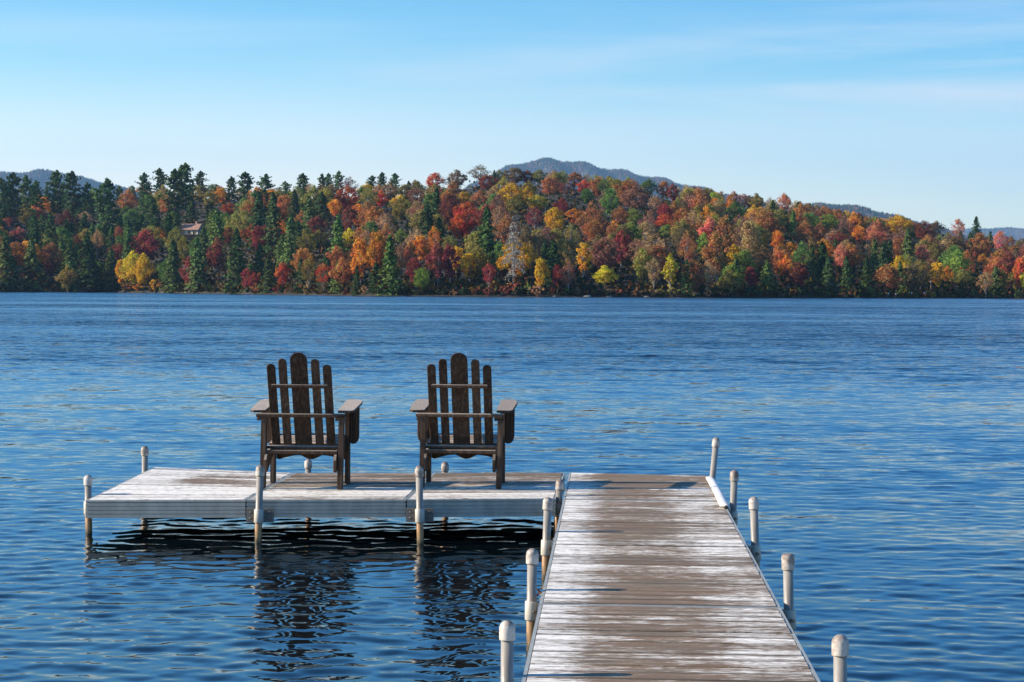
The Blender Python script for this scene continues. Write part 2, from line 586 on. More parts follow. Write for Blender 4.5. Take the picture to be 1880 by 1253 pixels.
M = dict(
    deck=m_deck(), chair=m_chair(),
    alu=m_metal("aluminium_frame", (0.25, 0.26, 0.235), (0.36, 0.37, 0.34), 0.2, 0.6),
    lip=m_metal("aluminium_edge", (0.55, 0.55, 0.54), (0.7, 0.7, 0.69), 0.6, 0.4),
    pipe=m_metal("galvanised_pipe", (0.17, 0.155, 0.135), (0.33, 0.31, 0.275), 0.1, 0.5, True),
    sleeve=m_metal("cast_socket", (0.38, 0.36, 0.31), (0.50, 0.47, 0.40), 0.1, 0.5),
    plate=m_metal("bracket_plate", (0.13, 0.12, 0.105), (0.22, 0.205, 0.18), 0.2, 0.6),
    bolt=m_plain("bolt_steel", (0.16, 0.14, 0.12), 0.45, 0.7),
    rust=m_plain("rusty_bolt", (0.20, 0.08, 0.04), 0.8, 0.0, 0.5, 60),
    cap=m_cap(), vinyl=m_plain("white_vinyl", (0.62, 0.61, 0.58), 0.5, 0, 0.08),
    dark=m_plain("opening_dark", (0.02, 0.02, 0.02), 0.7),  # near-black colour for the shade in the bumper's open end
    leaf=m_leaf("leaves"), needle=m_leaf("needles", False, 0.15), far_leaf=m_leaf("forest_leaves", True, 0.2),
    bark=m_plain("bark", (0.12, 0.10, 0.085), 0.9, 0, 0.4, 3), pale_bark=m_plain("pale_bark", (0.20, 0.18, 0.155), 0.85, 0, 0.35, 3),
    ground=m_plain("forest_floor", (0.022, 0.018, 0.010), 0.95, 0, 0.5, 0.1),
    far_ground=m_plain("mountain_ground", (0.06, 0.045, 0.035), 0.95, 0, 0.4, 0.01),
    rock=m_plain("shore_rock", (0.15, 0.14, 0.12), 0.9, 0, 0.4, 1.5),
    roof=m_plain("brown_shingles", (0.30, 0.17, 0.12), 0.85, 0, 0.2, 3),
    cream=m_plain("cream_siding", (0.50, 0.44, 0.34), 0.8, 0, 0.06, 2),
    brick=m_plain("tan_stone", (0.30, 0.20, 0.15), 0.9, 0, 0.3, 2),
    glass=m_plain("window_glass", (0.03, 0.045, 0.05), 0.1, 0, 0.1),
    trim=m_plain("dark_trim", (0.09, 0.06, 0.045), 0.7),
    white=m_plain("white_paint", (0.75, 0.75, 0.72), 0.6, 0, 0.05),
)

# ------------------------------------------------------------------ lake
def build_lake():
    rng = np.random.default_rng(11)
    ys = [3.0]
    while ys[-1] < 1400:
        y = ys[-1]
        ys.append(y + min(30.0, max(0.018, y * y / 6200.0)))
    ys = np.array([-60.0, -20, -6, 0, 1.6, 2.4] + ys)
    nx = 720
    t = np.linspace(-1, 1, nx)
    half = np.maximum(np.abs(ys), 6) * 0.36 + 1.6
    half = np.where(ys > 60, half + (ys - 60) * 0.35, half)
    X = t[None, :] * half[:, None]
    Y = np.repeat(ys[:, None], nx, 1)
    dy = np.gradient(ys)
    dx = half * 2 / nx
    Z = np.zeros_like(X)
    nw = 76
    lam = np.exp(np.linspace(math.log(0.085), math.log(2.2), nw)) * rng.uniform(0.93, 1.07, nw)
    gust = 0.85 + 0.35 * np.sin(0.31 * X + 0.9) * np.sin(0.23 * Y + 1.1) + 0.25 * np.sin(0.11 * Y - 0.17 * X)
    for i in range(nw):
        L = lam[i]
        th = rng.normal(0, 0.55 if L < 0.3 else 0.36) + 0.04
        k = 2 * math.pi / L
        slope = (0.0045 if L < .7 else 0.0022) + 0.0158 * math.exp(-((math.log(L) - math.log(0.22)) / 0.66) ** 2)
        if L < 0.12: slope *= 0.8
        kx, ky = k * math.sin(th), k * math.cos(th)
        need = np.maximum(dy * abs(ky), dx * abs(kx)) / (2 * math.pi)      # cycles per cell
        att = np.clip((0.36 - need) / 0.18, 0, 1)
        if att.max() <= 0: continue
        ph = rng.uniform(0, 6.28)
        # slightly bent crests
        arg = kx * X + ky * Y + ph + 0.7 * np.sin(0.9 * X / max(L, .3) ** .5 + ph * 3) 
        s = np.sin(arg)
        g = gust if L < 0.8 else 1.0
        Z += (slope / k) * att[:, None] * g * (s + 0.12 * np.cos(2 * arg))
    Z *= (1 - 0.12 * np.clip((15.5 - ys) / 2, 0, 1))[:, None]
    Z *= (1 - 0.35 * np.clip((ys - 14) / 6, 0, 1) * np.clip((44 - ys) / 10, 0, 1))[:, None]
    V = np.stack([X, Y, Z], -1).reshape(-1, 3)
    ny = len(ys)
    i, j = np.meshgrid(np.arange(ny - 1), np.arange(nx - 1), indexing='ij')
    a = (i * nx + j).ravel()
    Q = np.stack([a, a + 1, a + nx + 1, a + nx], 1)
    o = bpy.data.objects.new("lake_water", mesh_np("lake_water", V, Q, m_water(), True))
    link(o)
    tag(o, kind="structure")
build_lake()

# ------------------------------------------------------------------ land
def tab(points):
    xs, ys = zip(*points)
    return lambda u: float(np.interp(u, xs, ys))
shore_d = tab([(-900, 640), (-300, 620), (0, 650), (200, 700), (470, 570), (700, 505), (940, 500), (1400, 512), (1640, 560), (1850, 610), (1880, 600), (2300, 560), (2900, 560)])
canopy_y = tab([(-900, 370), (-300, 338), (0, 336), (150, 342), (250, 345), (330, 337), (460, 342), (640, 337), (740, 335), (800, 324), (880, 313), (960, 312), (1010, 312), (1100, 323), (1200, 334), (1300, 347), (1400, 360), (1500, 377), (1600, 398), (1650, 400), (1750, 418), (1850, 432), (1880, 442), (2300, 470), (2900, 500)])
CREST = 330.0
TREE_H = 9.0
def ground(u, D):
    ds = shore_d(u)
    dc = ds + CREST
    zc = max(4.0, (horizon(u) - canopy_y(u)) / F * dc + CAMZ - TREE_H * 0.85)
    t = (D - ds) / CREST
    if t < 0: return max(-2.5, (D - ds) * 0.15)
    if t > 1: return zc * max(0.0, 1 - ((t - 1) / 1.6) ** 2)
    return zc * (t ** 0.92) + 0.5 * min(1, t * 12)
def proj(u, D, z):
    return horizon(u) - (z - CAMZ) * F / D

def build_land():
    us = np.arange(-900, 2901, 20)
    ts = [-12, -4, 0, 3, 8, 16] + list(range(30, int(CREST * 2.6), 20))
    vs = []
    r = random.Random(3)
    for u in us:
        ds = shore_d(u) + (r.uniform(-2, 2))
        for t in ts:
            D = ds + t
            vs.append(((u - 940) / F * D, D, ground(u, D) + (r.uniform(-.6, .6) if t > 16 else 0)))
    n = len(ts)
    q = [(i * n + j, (i + 1) * n + j, (i + 1) * n + j + 1, i * n + j + 1) for i in range(len(us) - 1) for j in range(n - 1)]
    o = bpy.data.objects.new("hillside", mesh_np("hillside", np.array(vs), np.array(q), M['ground'], True))
    link(o); tag(o, kind="structure")
    # low land behind, out to the horizon
    b = MB()
    R = 19500
    b.add([(-R, 1300, -1.5), (R, 1300, -1.5), (R, R - 1500, -1.5), (-R, R - 1500, -1.5)], [(0, 1, 2, 3)])
    b.build("plain", M['ground'], fix=False)["kind"] = "structure"
build_land()

# distant mountains
def mountain(name, D, prof, cols, seed, depth, ntree, label, tree_px=6.5):
    rng = np.random.default_rng(seed)
    u0, u1 = prof[0][0], prof[-1][0]
    f0 = tab(prof)
    f = lambda u: sum(f0(u + o) for o in (-45, -30, -15, 0, 15, 30, 45)) / 7 + tree_px * 1.5
    depth *= 1.7
    us = np.linspace(u0, u1, 120)
    rows = np.linspace(-1, 1, 30)
    def surf(u, r):
        top = (horizon(u) - f(u)) / F * D + CAMZ
        bumpy = 1 + 0.05 * math.sin(u * 0.09 + r * 4) * (1 - abs(r)) * abs(r) * 4
        z = max(-3.0, (top + 3) * (math.cos(r * math.pi / 2) ** 1.15) * bumpy - 3)
        d = D + r * depth
        return ((u - 940) / F * D * (1 + 0.0 * r), d, z)
    V = np.array([surf(u, r) for u in us for r in rows])
    n = len(rows)
    Q = np.array([(i * n + j, (i + 1) * n + j, (i + 1) * n + j + 1, i * n + j + 1) for i in range(len(us) - 1) for j in range(n - 1)])
    o = bpy.data.objects.new(name, mesh_np(name, V, Q, M['far_ground'], True))
    link(o); tag(o, kind="structure")
    h = tree_px / F * D
    vs, fs, cc = [], [], []
    for _ in range(ntree):
        u = rng.uniform(u0, u1)
        r = -abs(rng.normal(0, 0.26)) if rng.random() < 0.9 else rng.uniform(0, .05)
        if r < -0.85: continue
        x, y, z = surf(u, r)
        col = cols[rng.choice(len(cols), p=[c[1] for c in cols])] if False else None
        w = rng.random()
        acc = 0
        for cdef, p, con in cols:
            acc += p
            if w <= acc: break
        s = rng.uniform(0.6, 1.15)
        hh = h * s * (1.25 if con else 0.85)
        ww = h * s * (0.26 if con else 0.42)
        b0 = len(vs)
        k = 6
        a0 = rng.uniform(0, 6)
        if con:
            ring = [(x + ww * math.cos(a0 + 6.283 * i / k), y + ww * math.sin(a0 + 6.283 * i / k), z) for i in range(k)]
            vs += ring + [(x, y, z + hh)]
            fs += [(b0 + i, b0 + (i + 1) % k, b0 + k) for i in range(k)]
            nvv = k + 1
        else:
            for zz, rr in ((0.25, 0.8), (0.6, 1.0), (0.85, 0.6)):
                vs += [(x + ww * rr * rng.uniform(.8, 1.2) * math.cos(a0 + 6.283 * i / k), y + ww * rr * math.sin(a0 + 6.283 * i / k), z + hh * zz) for i in range(k)]
            vs.append((x, y, z + hh))
            for l in range(2):
                for i in range(k):
                    p, q, p2, q2 = b0 + l * k + i, b0 + l * k + (i + 1) % k, b0 + (l + 1) * k + i, b0 + (l + 1) * k + (i + 1) % k
                    fs += [(p, q, q2), (p, q2, p2)]
            fs += [(b0 + 2 * k + i, b0 + 2 * k + (i + 1) % k, b0 + 3 * k) for i in range(k)]
            nvv = 3 * k + 1
        v = rng.uniform(0.7, 1.3)
        cc += [(cdef[0] * v, cdef[1] * v, cdef[2] * v)] * nvv
    me = mesh_np(name + "_forest", np.array(vs), np.array(fs), M['far_leaf'], False, np.array(cc))
    o = bpy.data.objects.new("mountain_forest", me)
    link(o); tag(o, label, "forest", kind="stuff")
autumn_mix = [((0.022, 0.055, 0.038), .62, True), ((0.15, 0.055, 0.04), .18, False), ((0.13, 0.10, 0.04), .12, False), ((0.08, 0.065, 0.05), .08, False)]
blue_mix = [((0.03, 0.06, 0.04), .8, True), ((0.13, 0.09, 0.06), .2, False)]
mountain("mountain", 9000, [(-260, 420), (-120, 352), (-20, 322), (20, 320), (50, 313), (72, 309), (88, 308), (110, 312), (150, 322), (185, 333), (245, 345), (330, 372), (420, 430)], autumn_mix, 5, 900, 8000, "wooded blue green hill rising behind the pines at the far left", 5.5)
mountain("mountain", 9600, [(760, 430), (830, 360), (880, 328), (900, 316), (930, 304), (965, 294), (990, 290), (1005, 289), (1025, 290), (1050, 296), (1085, 303), (1120, 310), (1160, 318), (1200, 325), (1250, 337), (1300, 350), (1380, 366), (1460, 390), (1560, 430)], autumn_mix, 6, 1000, 12000, "hazy purple brown forest covering the central peak behind the hill", 5.5)
mountain("mountain", 6500, [(1330, 430), (1400, 388), (1450, 374), (1490, 371), (1530, 371), (1570, 376), (1600, 385), (1640, 397), (1700, 410), (1780, 440)], autumn_mix, 7, 600, 5000, "hazy rust and green forest on the low ridge right of centre", 6.5)
mountain("mountain", 13500, [(1640, 445), (1720, 424), (1780, 417), (1830, 416), (1880, 420), (1960, 417), (2080, 408), (2200, 430), (2350, 470)], blue_mix, 8, 1300, 5000, "blue hazy forest on the farthest ridge at the right edge", 4.0)

# ------------------------------------------------------------------ trees
COL = dict(red=(0.40, 0.070, 0.034), crimson=(0.25, 0.042, 0.048), orange=(0.52, 0.19, 0.035), gold=(0.50, 0.29, 0.025),
           yellow=(0.44, 0.36, 0.04), olive=(0.23, 0.19, 0.05), green=(0.11, 0.17, 0.045), rust=(0.34, 0.135, 0.055),
           russet=(0.25, 0.115, 0.080), maroon=(0.20, 0.055, 0.042), tan=(0.34, 0.20, 0.10), salmon=(0.50, 0.17, 0.11),
           brown=(0.15, 0.10, 0.05), lime=(0.20, 0.25, 0.05), deep=(0.052, 0.084, 0.030), mid=(0.095, 0.135, 0.040),
           grey=(0.24, 0.225, 0.21))
CNAME = dict(red="bright red", crimson="crimson", orange="orange", gold="golden", yellow="yellow", olive="olive", green="green",
             rust="rust orange", russet="russet pink", maroon="maroon", tan="tan", salmon="salmon red", brown="brown",
             lime="yellow green", deep="dark green", mid="mid green", grey="grey")

def leaf_quads(P, Nn, size, rng, flat=0.0):
    n = len(P)
    r = rng.normal(size=(n, 3))
    a = np.cross(Nn, r)
    a /= np.linalg.norm(a, axis=1, keepdims=True) + 1e-9
    b = np.cross(Nn, a)
    s = size * rng.uniform(0.6, 1.35, (n, 1))
    V = np.stack([P - a * s, P - b * s * .65, P + a * s, P + b * s * .65], 1).reshape(-1, 3)
    Q = np.arange(4 * n).reshape(n, 4)
    return V, Q

def tree_mesh_broad(seed, w, base, dens, leaf, nclump, shape=2.0, sub=46):
    """unit-height broadleaf crown: leaf clumps carried by limbs, from 'base' to 1, width w"""
    rng = np.random.default_rng(seed)
    C, R = [], []
    h0 = (1 - base) / 2
    while len(C) < nclump:
        d = rng.normal(size=3)
        d /= np.linalg.norm(d)
        r = rng.uniform(0.35, 1.0) ** 0.5
        p = d * r
        if abs(p[2]) > 0.98: continue
        prof = (1 - max(0, p[2]) ** shape) ** 0.55 * (1 - 0.45 * max(0, -p[2]))
        lob = 1 + 0.26 * math.sin(3 * math.atan2(p[1], p[0]) + seed + 2 * p[2]) + 0.20 * math.sin(6 * p[2] + seed * 1.7 + 2 * math.atan2(p[1], p[0]))
        C.append((p[0] * w / 2 * prof * lob * .86, p[1] * w / 2 * prof * lob * .86, base + h0 + p[2] * h0 * .9 * (1 + .10 * math.sin(4 * math.atan2(p[1], p[0]) + seed * 2.3))))
        R.append(rng.uniform(0.040, 0.085) * (w / .55) ** .5)
    P, Nn, vary = [], [], []
    for c, r in zip(C, R):
        m = int(sub * dens * rng.uniform(.5, 1.3))
        q = rng.normal(size=(m, 3))
        q /= np.linalg.norm(q, axis=1, keepdims=True)
        rad = rng.uniform(0.3, 1.05, (m, 1)) ** .6
        P.append(np.array(c) + q * rad * r * np.array([1.0, 1.0, 1.15]))
        Nn.append(q * 0.9 + rng.normal(size=(m, 3)) * .5 + np.array([0, 0, .35]))
        vary.append(np.clip(rng.normal(rng.uniform(.3, .7), .16, m), 0, 1))
    P = np.concatenate(P); Nn = np.concatenate(Nn); vary = np.concatenate(vary)
    V, Q = leaf_quads(P, Nn, leaf, rng)
    # limbs
    b = MB()
    lean = rng.normal(0, .012, 2)
    b.tube([(0, 0, -.06), (lean[0], lean[1], base * .6), (lean[0] * 2, lean[1] * 2, base + h0 * .7), (lean[0], lean[1], .90)], [.017, .013, .009, .003], 6)
    for k in rng.choice(len(C), min(len(C), 13), replace=False):
        c = C[k]
        z0 = max(base * .7, c[2] - .28)
        b.tube([(lean[0], lean[1], z0), (c[0] * .5, c[1] * .5, z0 * .45 + c[2] * .55), c], [.0075, .005, .0018], 4)
    return V, Q, vary, b

def tree_mesh_conifer(seed, w, base, kind):
    rng = np.random.default_rng(seed)
    P, Nn, vary, S = [], [], [], []
    b = MB()
    b.tube([(0, 0, -.06), (0, 0, .5), (0, 0, .985)], [.016, .010, .002], 6)
    nl = {'spruce': 30, 'pine': 19}[kind]
    LV = rng.uniform(.5, 1.15, nl)
    for i in range(nl):
        t = i / (nl - 1)
        z = base + (1 - base) * (t ** .95) * .97
        if kind == 'spruce':
            R = w / 2 * (1 - t) ** .66 * rng.uniform(.78, 1.12) + .012
            nb, droop = 9, -.30
        else:
            R = w / 2 * (1 - t ** 4.5) ** .8 * (.72 + .28 * min(1, t * 3)) * LV[i] + .02
            nb, droop = 8, .16
        for k in range(nb):
            a = rng.uniform(0, 6.283)
            r = R * rng.uniform(.6, 1.12)
            if kind == 'pine' and rng.random() < .15: continue
            dirv = np.array([math.cos(a), math.sin(a), droop * rng.uniform(.5, 1.4)])
            m = 9 if kind == 'spruce' else 16
            s = rng.uniform(.12 if kind == 'spruce' else .35, 1, (m, 1))
            p = np.array([0, 0, z]) + dirv * r * s
            side = np.array([-math.sin(a), math.cos(a), 0])
            p += side * rng.normal(0, .16, (m, 1)) * r * (1.15 - s) * 1.3
            p[:, 2] += rng.normal(0, .007 if kind == 'spruce' else .010, m)
            if kind == 'pine': p[:, 2] += .03 * s[:, 0] ** 2
            P.append(p)
            Nn.append(rng.normal(size=(m, 3)) * .45 + np.array([math.cos(a) * .55, math.sin(a) * .55, .8]))
            vary.append(np.clip(rng.normal(rng.uniform(.3, .7), .15, m), 0, 1))
            if k % 2 == 0 and kind == 'pine':
                b.tube([(0, 0, z), tuple(np.array([0, 0, z]) + dirv * r)], [.005, .001], 4)
    P = np.concatenate(P); Nn = np.concatenate(Nn); vary = np.concatenate(vary)
    V, Q = leaf_quads(P, Nn, .021 if kind == 'spruce' else .024, rng)
    return V, Q, vary, b

def tree_mesh_dead(seed, w):
    rng = np.random.default_rng(seed)
    b = MB()
    b.tube([(0, 0, -.05), (0, 0, .5), (0, 0, 1)], [.013, .008, .0015], 6)
    P, Nn, vary = [], [], []
    for i in range(70):
        t = rng.uniform(.0, 1)
        z = .2 + .78 * t
        R = w / 2 * (1 - t) ** .8 * rng.uniform(.7, 1.1) + .015
        a = rng.uniform(0, 6.283)
        d = np.array([math.cos(a), math.sin(a), 0])
        pts = [np.array([0, 0, z]) + d * R * s + np.array([0, 0, -.10 * R * 4 * s * s + .02 * s]) for s in (0, .5, 1)]
        b.tube(pts, [.0038, .003, .0015], 3)
        m = 22
        s = rng.uniform(.15, 1, (m, 1))
        p = np.array([0, 0, z]) + d * R * s
        p[:, 2] += -.4 * R * s[:, 0] ** 2 + rng.normal(0, .008, m)
        p += np.array([-d[1], d[0], 0]) * rng.normal(0, .14, (m, 1)) * R
        P.append(p)
        Nn.append(rng.normal(size=(m, 3)))
        vary.append(rng.uniform(.2, .8, m))
    P = np.concatenate(P); Nn = np.concatenate(Nn); vary = np.concatenate(vary)
    V, Q = leaf_quads(P, Nn, .0085, rng)
    return V, Q, vary, b

def crown_mesh(name, V, Q, vary, material):
    me = mesh_np(name, V, Q, material)
    a = me.attributes.new("vary", 'FLOAT', 'POINT')
    a.data.foreach_set("value", np.repeat(vary, 4).astype(np.float32))
    return me

VAR = {}
def mk(kind, specs, fn, leafmat, barkmat):
    VAR[kind] = []
    for sp in specs:
        V, Q, vary, b = fn(*sp)
        cm = crown_mesh("crown", V, Q, vary, leafmat)
        tr = bpy.data.meshes.new("trunk")
        tr.from_pydata(b.v, [], b.f)
        tr.polygons.foreach_set("use_smooth", b.sm)
        tr.materials.append(barkmat)
        VAR[kind].append((cm, tr))
mk('B', [(s, .62, .12, 1.0, .0150, 120) for s in range(21, 29)], tree_mesh_broad, M['leaf'], M['bark'])
mk('O', [(s, .42, .18, .95, .0145, 92, 2.6) for s in range(31, 36)], tree_mesh_broad, M['leaf'], M['pale_bark'])
mk('T', [(s, .50, .24, .60, .0125, 80) for s in range(41, 45)], tree_mesh_broad, M['leaf'], M['pale_bark'])     # thin, half bare
mk('N', [(s, .28, .20, .9, .0140, 56, 3.0) for s in range(51, 53)], tree_mesh_broad, M['leaf'], M['pale_bark'])
mk('U', [(s, 1.1, .02, 1.1, .05, 22, 2.0, 26) for s in range(61, 64)], tree_mesh_broad, M['leaf'], M['bark'])
mk('S', [(s, .52, .05, 'spruce') for s in range(71, 76)], tree_mesh_conifer, M['needle'], M['bark'])
mk('P', [(s, .50, .22, 'pine') for s in range(81, 86)], tree_mesh_conifer, M['needle'], M['bark'])
mk('D', [(91, .48)], tree_mesh_dead, M['leaf'], M['pale_bark'])
BASEW = dict(B=.62, O=.42, T=.50, N=.28, U=1.1, S=.52, P=.50, D=.48)
KNAME = dict(B=("broadleaf_tree", "broadleaf tree", "tree"), O=("maple_tree", "tall maple tree", "tree"), T=("sparse_tree", "half-bare tree", "tree"),
             N=("birch_tree", "narrow birch tree", "tree"), U=("shrub", "low shrub", "shrub"), S=("hemlock_tree", "hemlock tree", "tree"),
             P=("pine_tree", "white pine tree", "tree"), D=("dead_spruce", "bare dead spruce", "tree"))

# (centre x, top y, crown width, height, kind, colour) measured in the photograph; each is then stood on the hillside
LIST = [
 (25,320,46,100,'P','deep'),(48,325,34,84,'P','mid'),(66,334,40,74,'P','mid'),(105,316,40,96,'P','deep'),(133,318,48,104,'P','deep'),(196,331,52,130,'P','deep'),
 (160,338,36,80,'P','mid'),(2,330,40,90,'P','deep'),
 (264,320,30,74,'P','deep'),(292,311,32,66,'P','deep'),(320,314,38,112,'P','deep'),(340,303,32,104,'P','deep'),(368,316,30,54,'P','deep'),(424,326,28,54,'P','deep'),(449,318,40,64,'P','deep'),
 (487,322,44,64,'P','deep'),(523,334,26,40,'P','mid'),(555,320,34,52,'P','deep'),(590,321,24,44,'P','deep'),(602,320,20,44,'P','deep'),(621,316,28,54,'P','deep'),(682,324,26,40,'P','deep'),(700,318,26,44,'P','deep'),(724,320,28,44,'P','deep'),
 (64,392,50,92,'S','deep'),(92,388,48,96,'S','deep'),(204,416,28,64,'S','mid'),(235,420,32,84,'S','mid'),(128,440,46,96,'S','mid'),(160,425,66,108,'S','deep'),(58,438,60,98,'S','mid'),(10,425,56,110,'S','mid'),
 (166,460,56,76,'S','deep'),(204,455,50,84,'S','mid'),(318,440,60,98,'S','mid'),(362,436,54,104,'S','mid'),(434,418,42,122,'S','deep'),(398,383,54,92,'S','mid'),(352,368,46,46,'S','deep'),(281,362,56,90,'S','deep'),
 (18,383,36,36,'B','salmon'),(71,375,32,34,'B','salmon'),(100,372,30,28,'B','gold'),(122,385,42,44,'B','maroon'),(34,417,34,30,'B','salmon'),(54,484,26,50,'O','maroon'),(92,482,18,36,'O','crimson'),
 (18,503,24,24,'U','tan'),(220,447,40,40,'B','maroon'),(268,418,60,72,'B','crimson'),(245,460,58,72,'B','yellow'),(225,474,30,60,'O','gold'),(262,466,42,66,'B','gold'),(283,512,22,28,'U','gold'),(238,520,40,18,'U','rust'),(256,520,30,18,'U','orange'),
 (266,336,34,38,'B','orange'),(235,346,46,56,'B','rust'),(309,356,38,46,'B','rust'),(365,339,50,36,'B','olive'),(408,344,42,36,'B','orange'),(421,371,32,30,'B','red'),(418,416,34,40,'B','maroon'),(399,436,44,84,'O','maroon'),(352,468,52,74,'B','maroon'),(368,484,20,40,'O','crimson'),
 (454,490,28,48,'O','crimson'),(462,411,42,46,'B','red'),(170,350,34,36,'B','lime'),(115,350,30,42,'B','lime'),(385,350,34,36,'B','olive'),(440,346,34,30,'B','tan'),(178,420,22,60,'T','tan'),
 (474,412,36,58,'B','crimson'),(486,412,30,54,'B','crimson'),(512,398,32,48,'B','orange'),(554,387,32,34,'B','rust'),(582,396,40,42,'B','maroon'),(519,480,30,56,'O','red'),(466,500,24,38,'O','crimson'),
 (639,340,52,56,'B','red'),(615,364,30,40,'B','orange'),(641,378,42,52,'B','maroon'),(620,394,36,112,'S','green'),(533,392,42,104,'S','mid'),(518,430,50,64,'S','green'),(641,419,36,38,'B','yellow'),(562,418,42,60,'B','olive'),(585,420,30,46,'B','olive'),
 (660,431,40,106,'O','orange'),(690,422,42,110,'O','orange'),(708,412,40,56,'B','rust'),(715,430,38,112,'S','green'),(735,420,28,32,'B','lime'),(738,440,30,80,'T','russet'),(754,441,32,84,'O','rust'),(772,429,38,64,'O','orange'),(797,414,26,66,'T','orange'),
 (802,445,42,86,'O','maroon'),(762,470,38,60,'B','crimson'),(776,490,40,56,'B','lime'),(827,431,36,44,'B','olive'),(838,450,32,60,'O','gold'),(860,462,34,60,'O','gold'),(824,448,44,80,'O','crimson'),(896,480,32,60,'T','crimson'),
 (854,367,58,74,'B','red'),(841,393,44,54,'B','red'),(822,355,38,64,'B','maroon'),(893,378,64,130,'S','deep'),(942,395,60,140,'D','grey'),(800,344,44,74,'S','deep'),(783,370,60,92,'S','deep'),(805,400,50,60,'S','deep'),
 (698,349,28,38,'B','red'),(676,344,44,54,'T','olive'),(715,335,42,38,'B','tan'),(742,337,38,36,'B','olive'),(735,360,44,54,'B','olive'),(762,342,38,44,'T','russet'),(797,316,42,34,'B','red'),(838,313,44,36,'B','brown'),(880,303,44,40,'T','brown'),(894,320,42,36,'B','maroon'),
 (850,351,30,28,'B','gold'),(880,350,38,36,'B','rust'),(640,325,36,34,'T','maroon'),(593,480,34,60,'T','red'),(566,470,34,72,'T','olive'),(475,352,62,104,'S','deep'),(502,356,62,112,'S','deep'),(540,348,44,74,'S','deep'),(566,360,48,70,'S','mid'),(590,352,56,54,'S','deep'),
 (943,307,48,36,'B','brown'),(968,312,26,28,'B','maroon'),(988,311,36,30,'B','olive'),(1053,316,36,30,'B','rust'),(1070,330,30,30,'B','red'),(1007,323,40,44,'B','rust'),(966,343,34,38,'B','gold'),(948,356,52,42,'B','olive'),(986,357,44,36,'B','yellow'),
 (1037,335,38,32,'T','russet'),(1020,328,30,36,'B','maroon'),(1076,345,28,34,'B','green'),(1106,327,28,42,'T','green'),(1119,344,34,66,'O','green'),(1165,342,60,50,'B','russet'),(1188,329,36,28,'B','green'),(1216,331,30,36,'B','rust'),(1234,337,24,44,'O','maroon'),
 (1221,371,38,52,'B','crimson'),(1219,392,34,34,'B','red'),(1221,411,36,32,'B','lime'),(1014,378,44,68,'B','gold'),(1052,382,40,32,'B','orange'),(1030,363,28,42,'B','crimson'),(980,379,44,52,'T','maroon'),(1138,379,34,42,'B','rust'),(1162,381,34,38,'B','lime'),
 (1350,369,46,40,'B','green'),(1338,367,22,22,'B','orange'),(1388,359,38,32,'B','olive'),(1302,398,44,70,'O','salmon'),(1330,390,42,104,'O','rust'),(1290,426,26,56,'O','lime'),(1313,424,50,104,'O','rust'),(1262,424,40,80,'T','rust'),(1375,399,40,84,'O','tan'),
 (1070,438,28,86,'N','gold'),(1108,432,62,80,'B','russet'),(1140,419,34,80,'O','crimson'),(1110,488,48,46,'B','yellow'),(992,470,30,72,'O','gold'),(1022,483,20,58,'O','crimson'),(1178,452,38,76,'B','olive'),(1229,465,30,78,'N','yellow'),
 (1253,524,30,20,'U','tan'),(943,512,32,28,'U','rust'),(968,518,14,26,'U','lime'),(1338,494,48,50,'B','olive'),(1377,488,28,50,'O','crimson'),(1200,470,30,70,'T','tan'),(1048,410,40,70,'T','olive'),(1090,400,40,60,'T','rust'),
 (1438,355,28,26,'B','rust'),(1648,394,50,46,'B','gold'),(1694,403,38,50,'B','maroon'),(1757,401,32,42,'T','salmon'),(1790,397,34,48,'S','deep'),(1716,406,32,30,'B','brown'),(1428,421,32,46,'B','orange'),(1476,403,50,66,'B','rust'),(1505,407,30,44,'B','rust'),
 (1520,391,42,36,'B','lime'),(1454,386,30,56,'S','green'),(1543,445,34,60,'B','salmon'),(1489,448,26,74,'S','mid'),(1604,438,30,76,'S','mid'),(1620,444,28,76,'S','deep'),(1609,412,46,52,'B','salmon'),(1578,414,36,36,'B','orange'),(1665,419,42,76,'S','mid'),
 (1693,449,30,46,'O','salmon'),(1716,442,34,54,'B','olive'),(1757,458,48,62,'B','lime'),(1768,492,48,44,'B','olive'),(1738,488,30,42,'B','orange'),(1798,429,58,56,'B','rust'),(1834,423,34,48,'T','salmon'),(1803,464,24,32,'B','orange'),
 (320,416,28,70,'B','olive'),(373,414,30,80,'S','mid'),(336,431,24,62,'B','olive'),(361,432,26,62,'B','green'),
 (1872,468,28,76,'O','red'),(1884,496,26,48,'B','yellow'),(1441,464,32,54,'B','orange'),(1464,480,44,60,'O','maroon'),(1719,478,30,60,'O','gold'),(1553,468,36,74,'S','deep'),(1590,470,40,74,'S','deep'),(1520,470,40,74,'S','deep'),
]
HOUSE = (347, 409, 433)

def solve_depth(u, ytop, hpx):
    """depth on the hillside where a tree of that height in the picture has its foot"""
    yb = ytop + hpx
    ds = shore_d(u)
    best = ds + 4
    D = ds + 3
    while D < ds + CREST:
        if proj(u, D, ground(u, D)) <= yb:
            return D
        D += 3
    return ds + CREST - 4

rnd = random.Random(77)
trees = []      # dict(u, D, hm, wm, kind, col, listed)
for (u, yt, wpx, hpx, k, c) in LIST:
    D = solve_depth(u, yt, hpx)
    g = ground(u, D)
    hm = (horizon(u) - yt) / F * D + CAMZ - g
    wpx = max(wpx, hm * F / D * BASEW[k] * (1.0 if k in 'SP' else .9 if k != 'U' else .1))
    trees.append(dict(u=u, D=D, g=g, h=hm, w=wpx / F * D, k=k, c=c, yt=yt, listed=True))

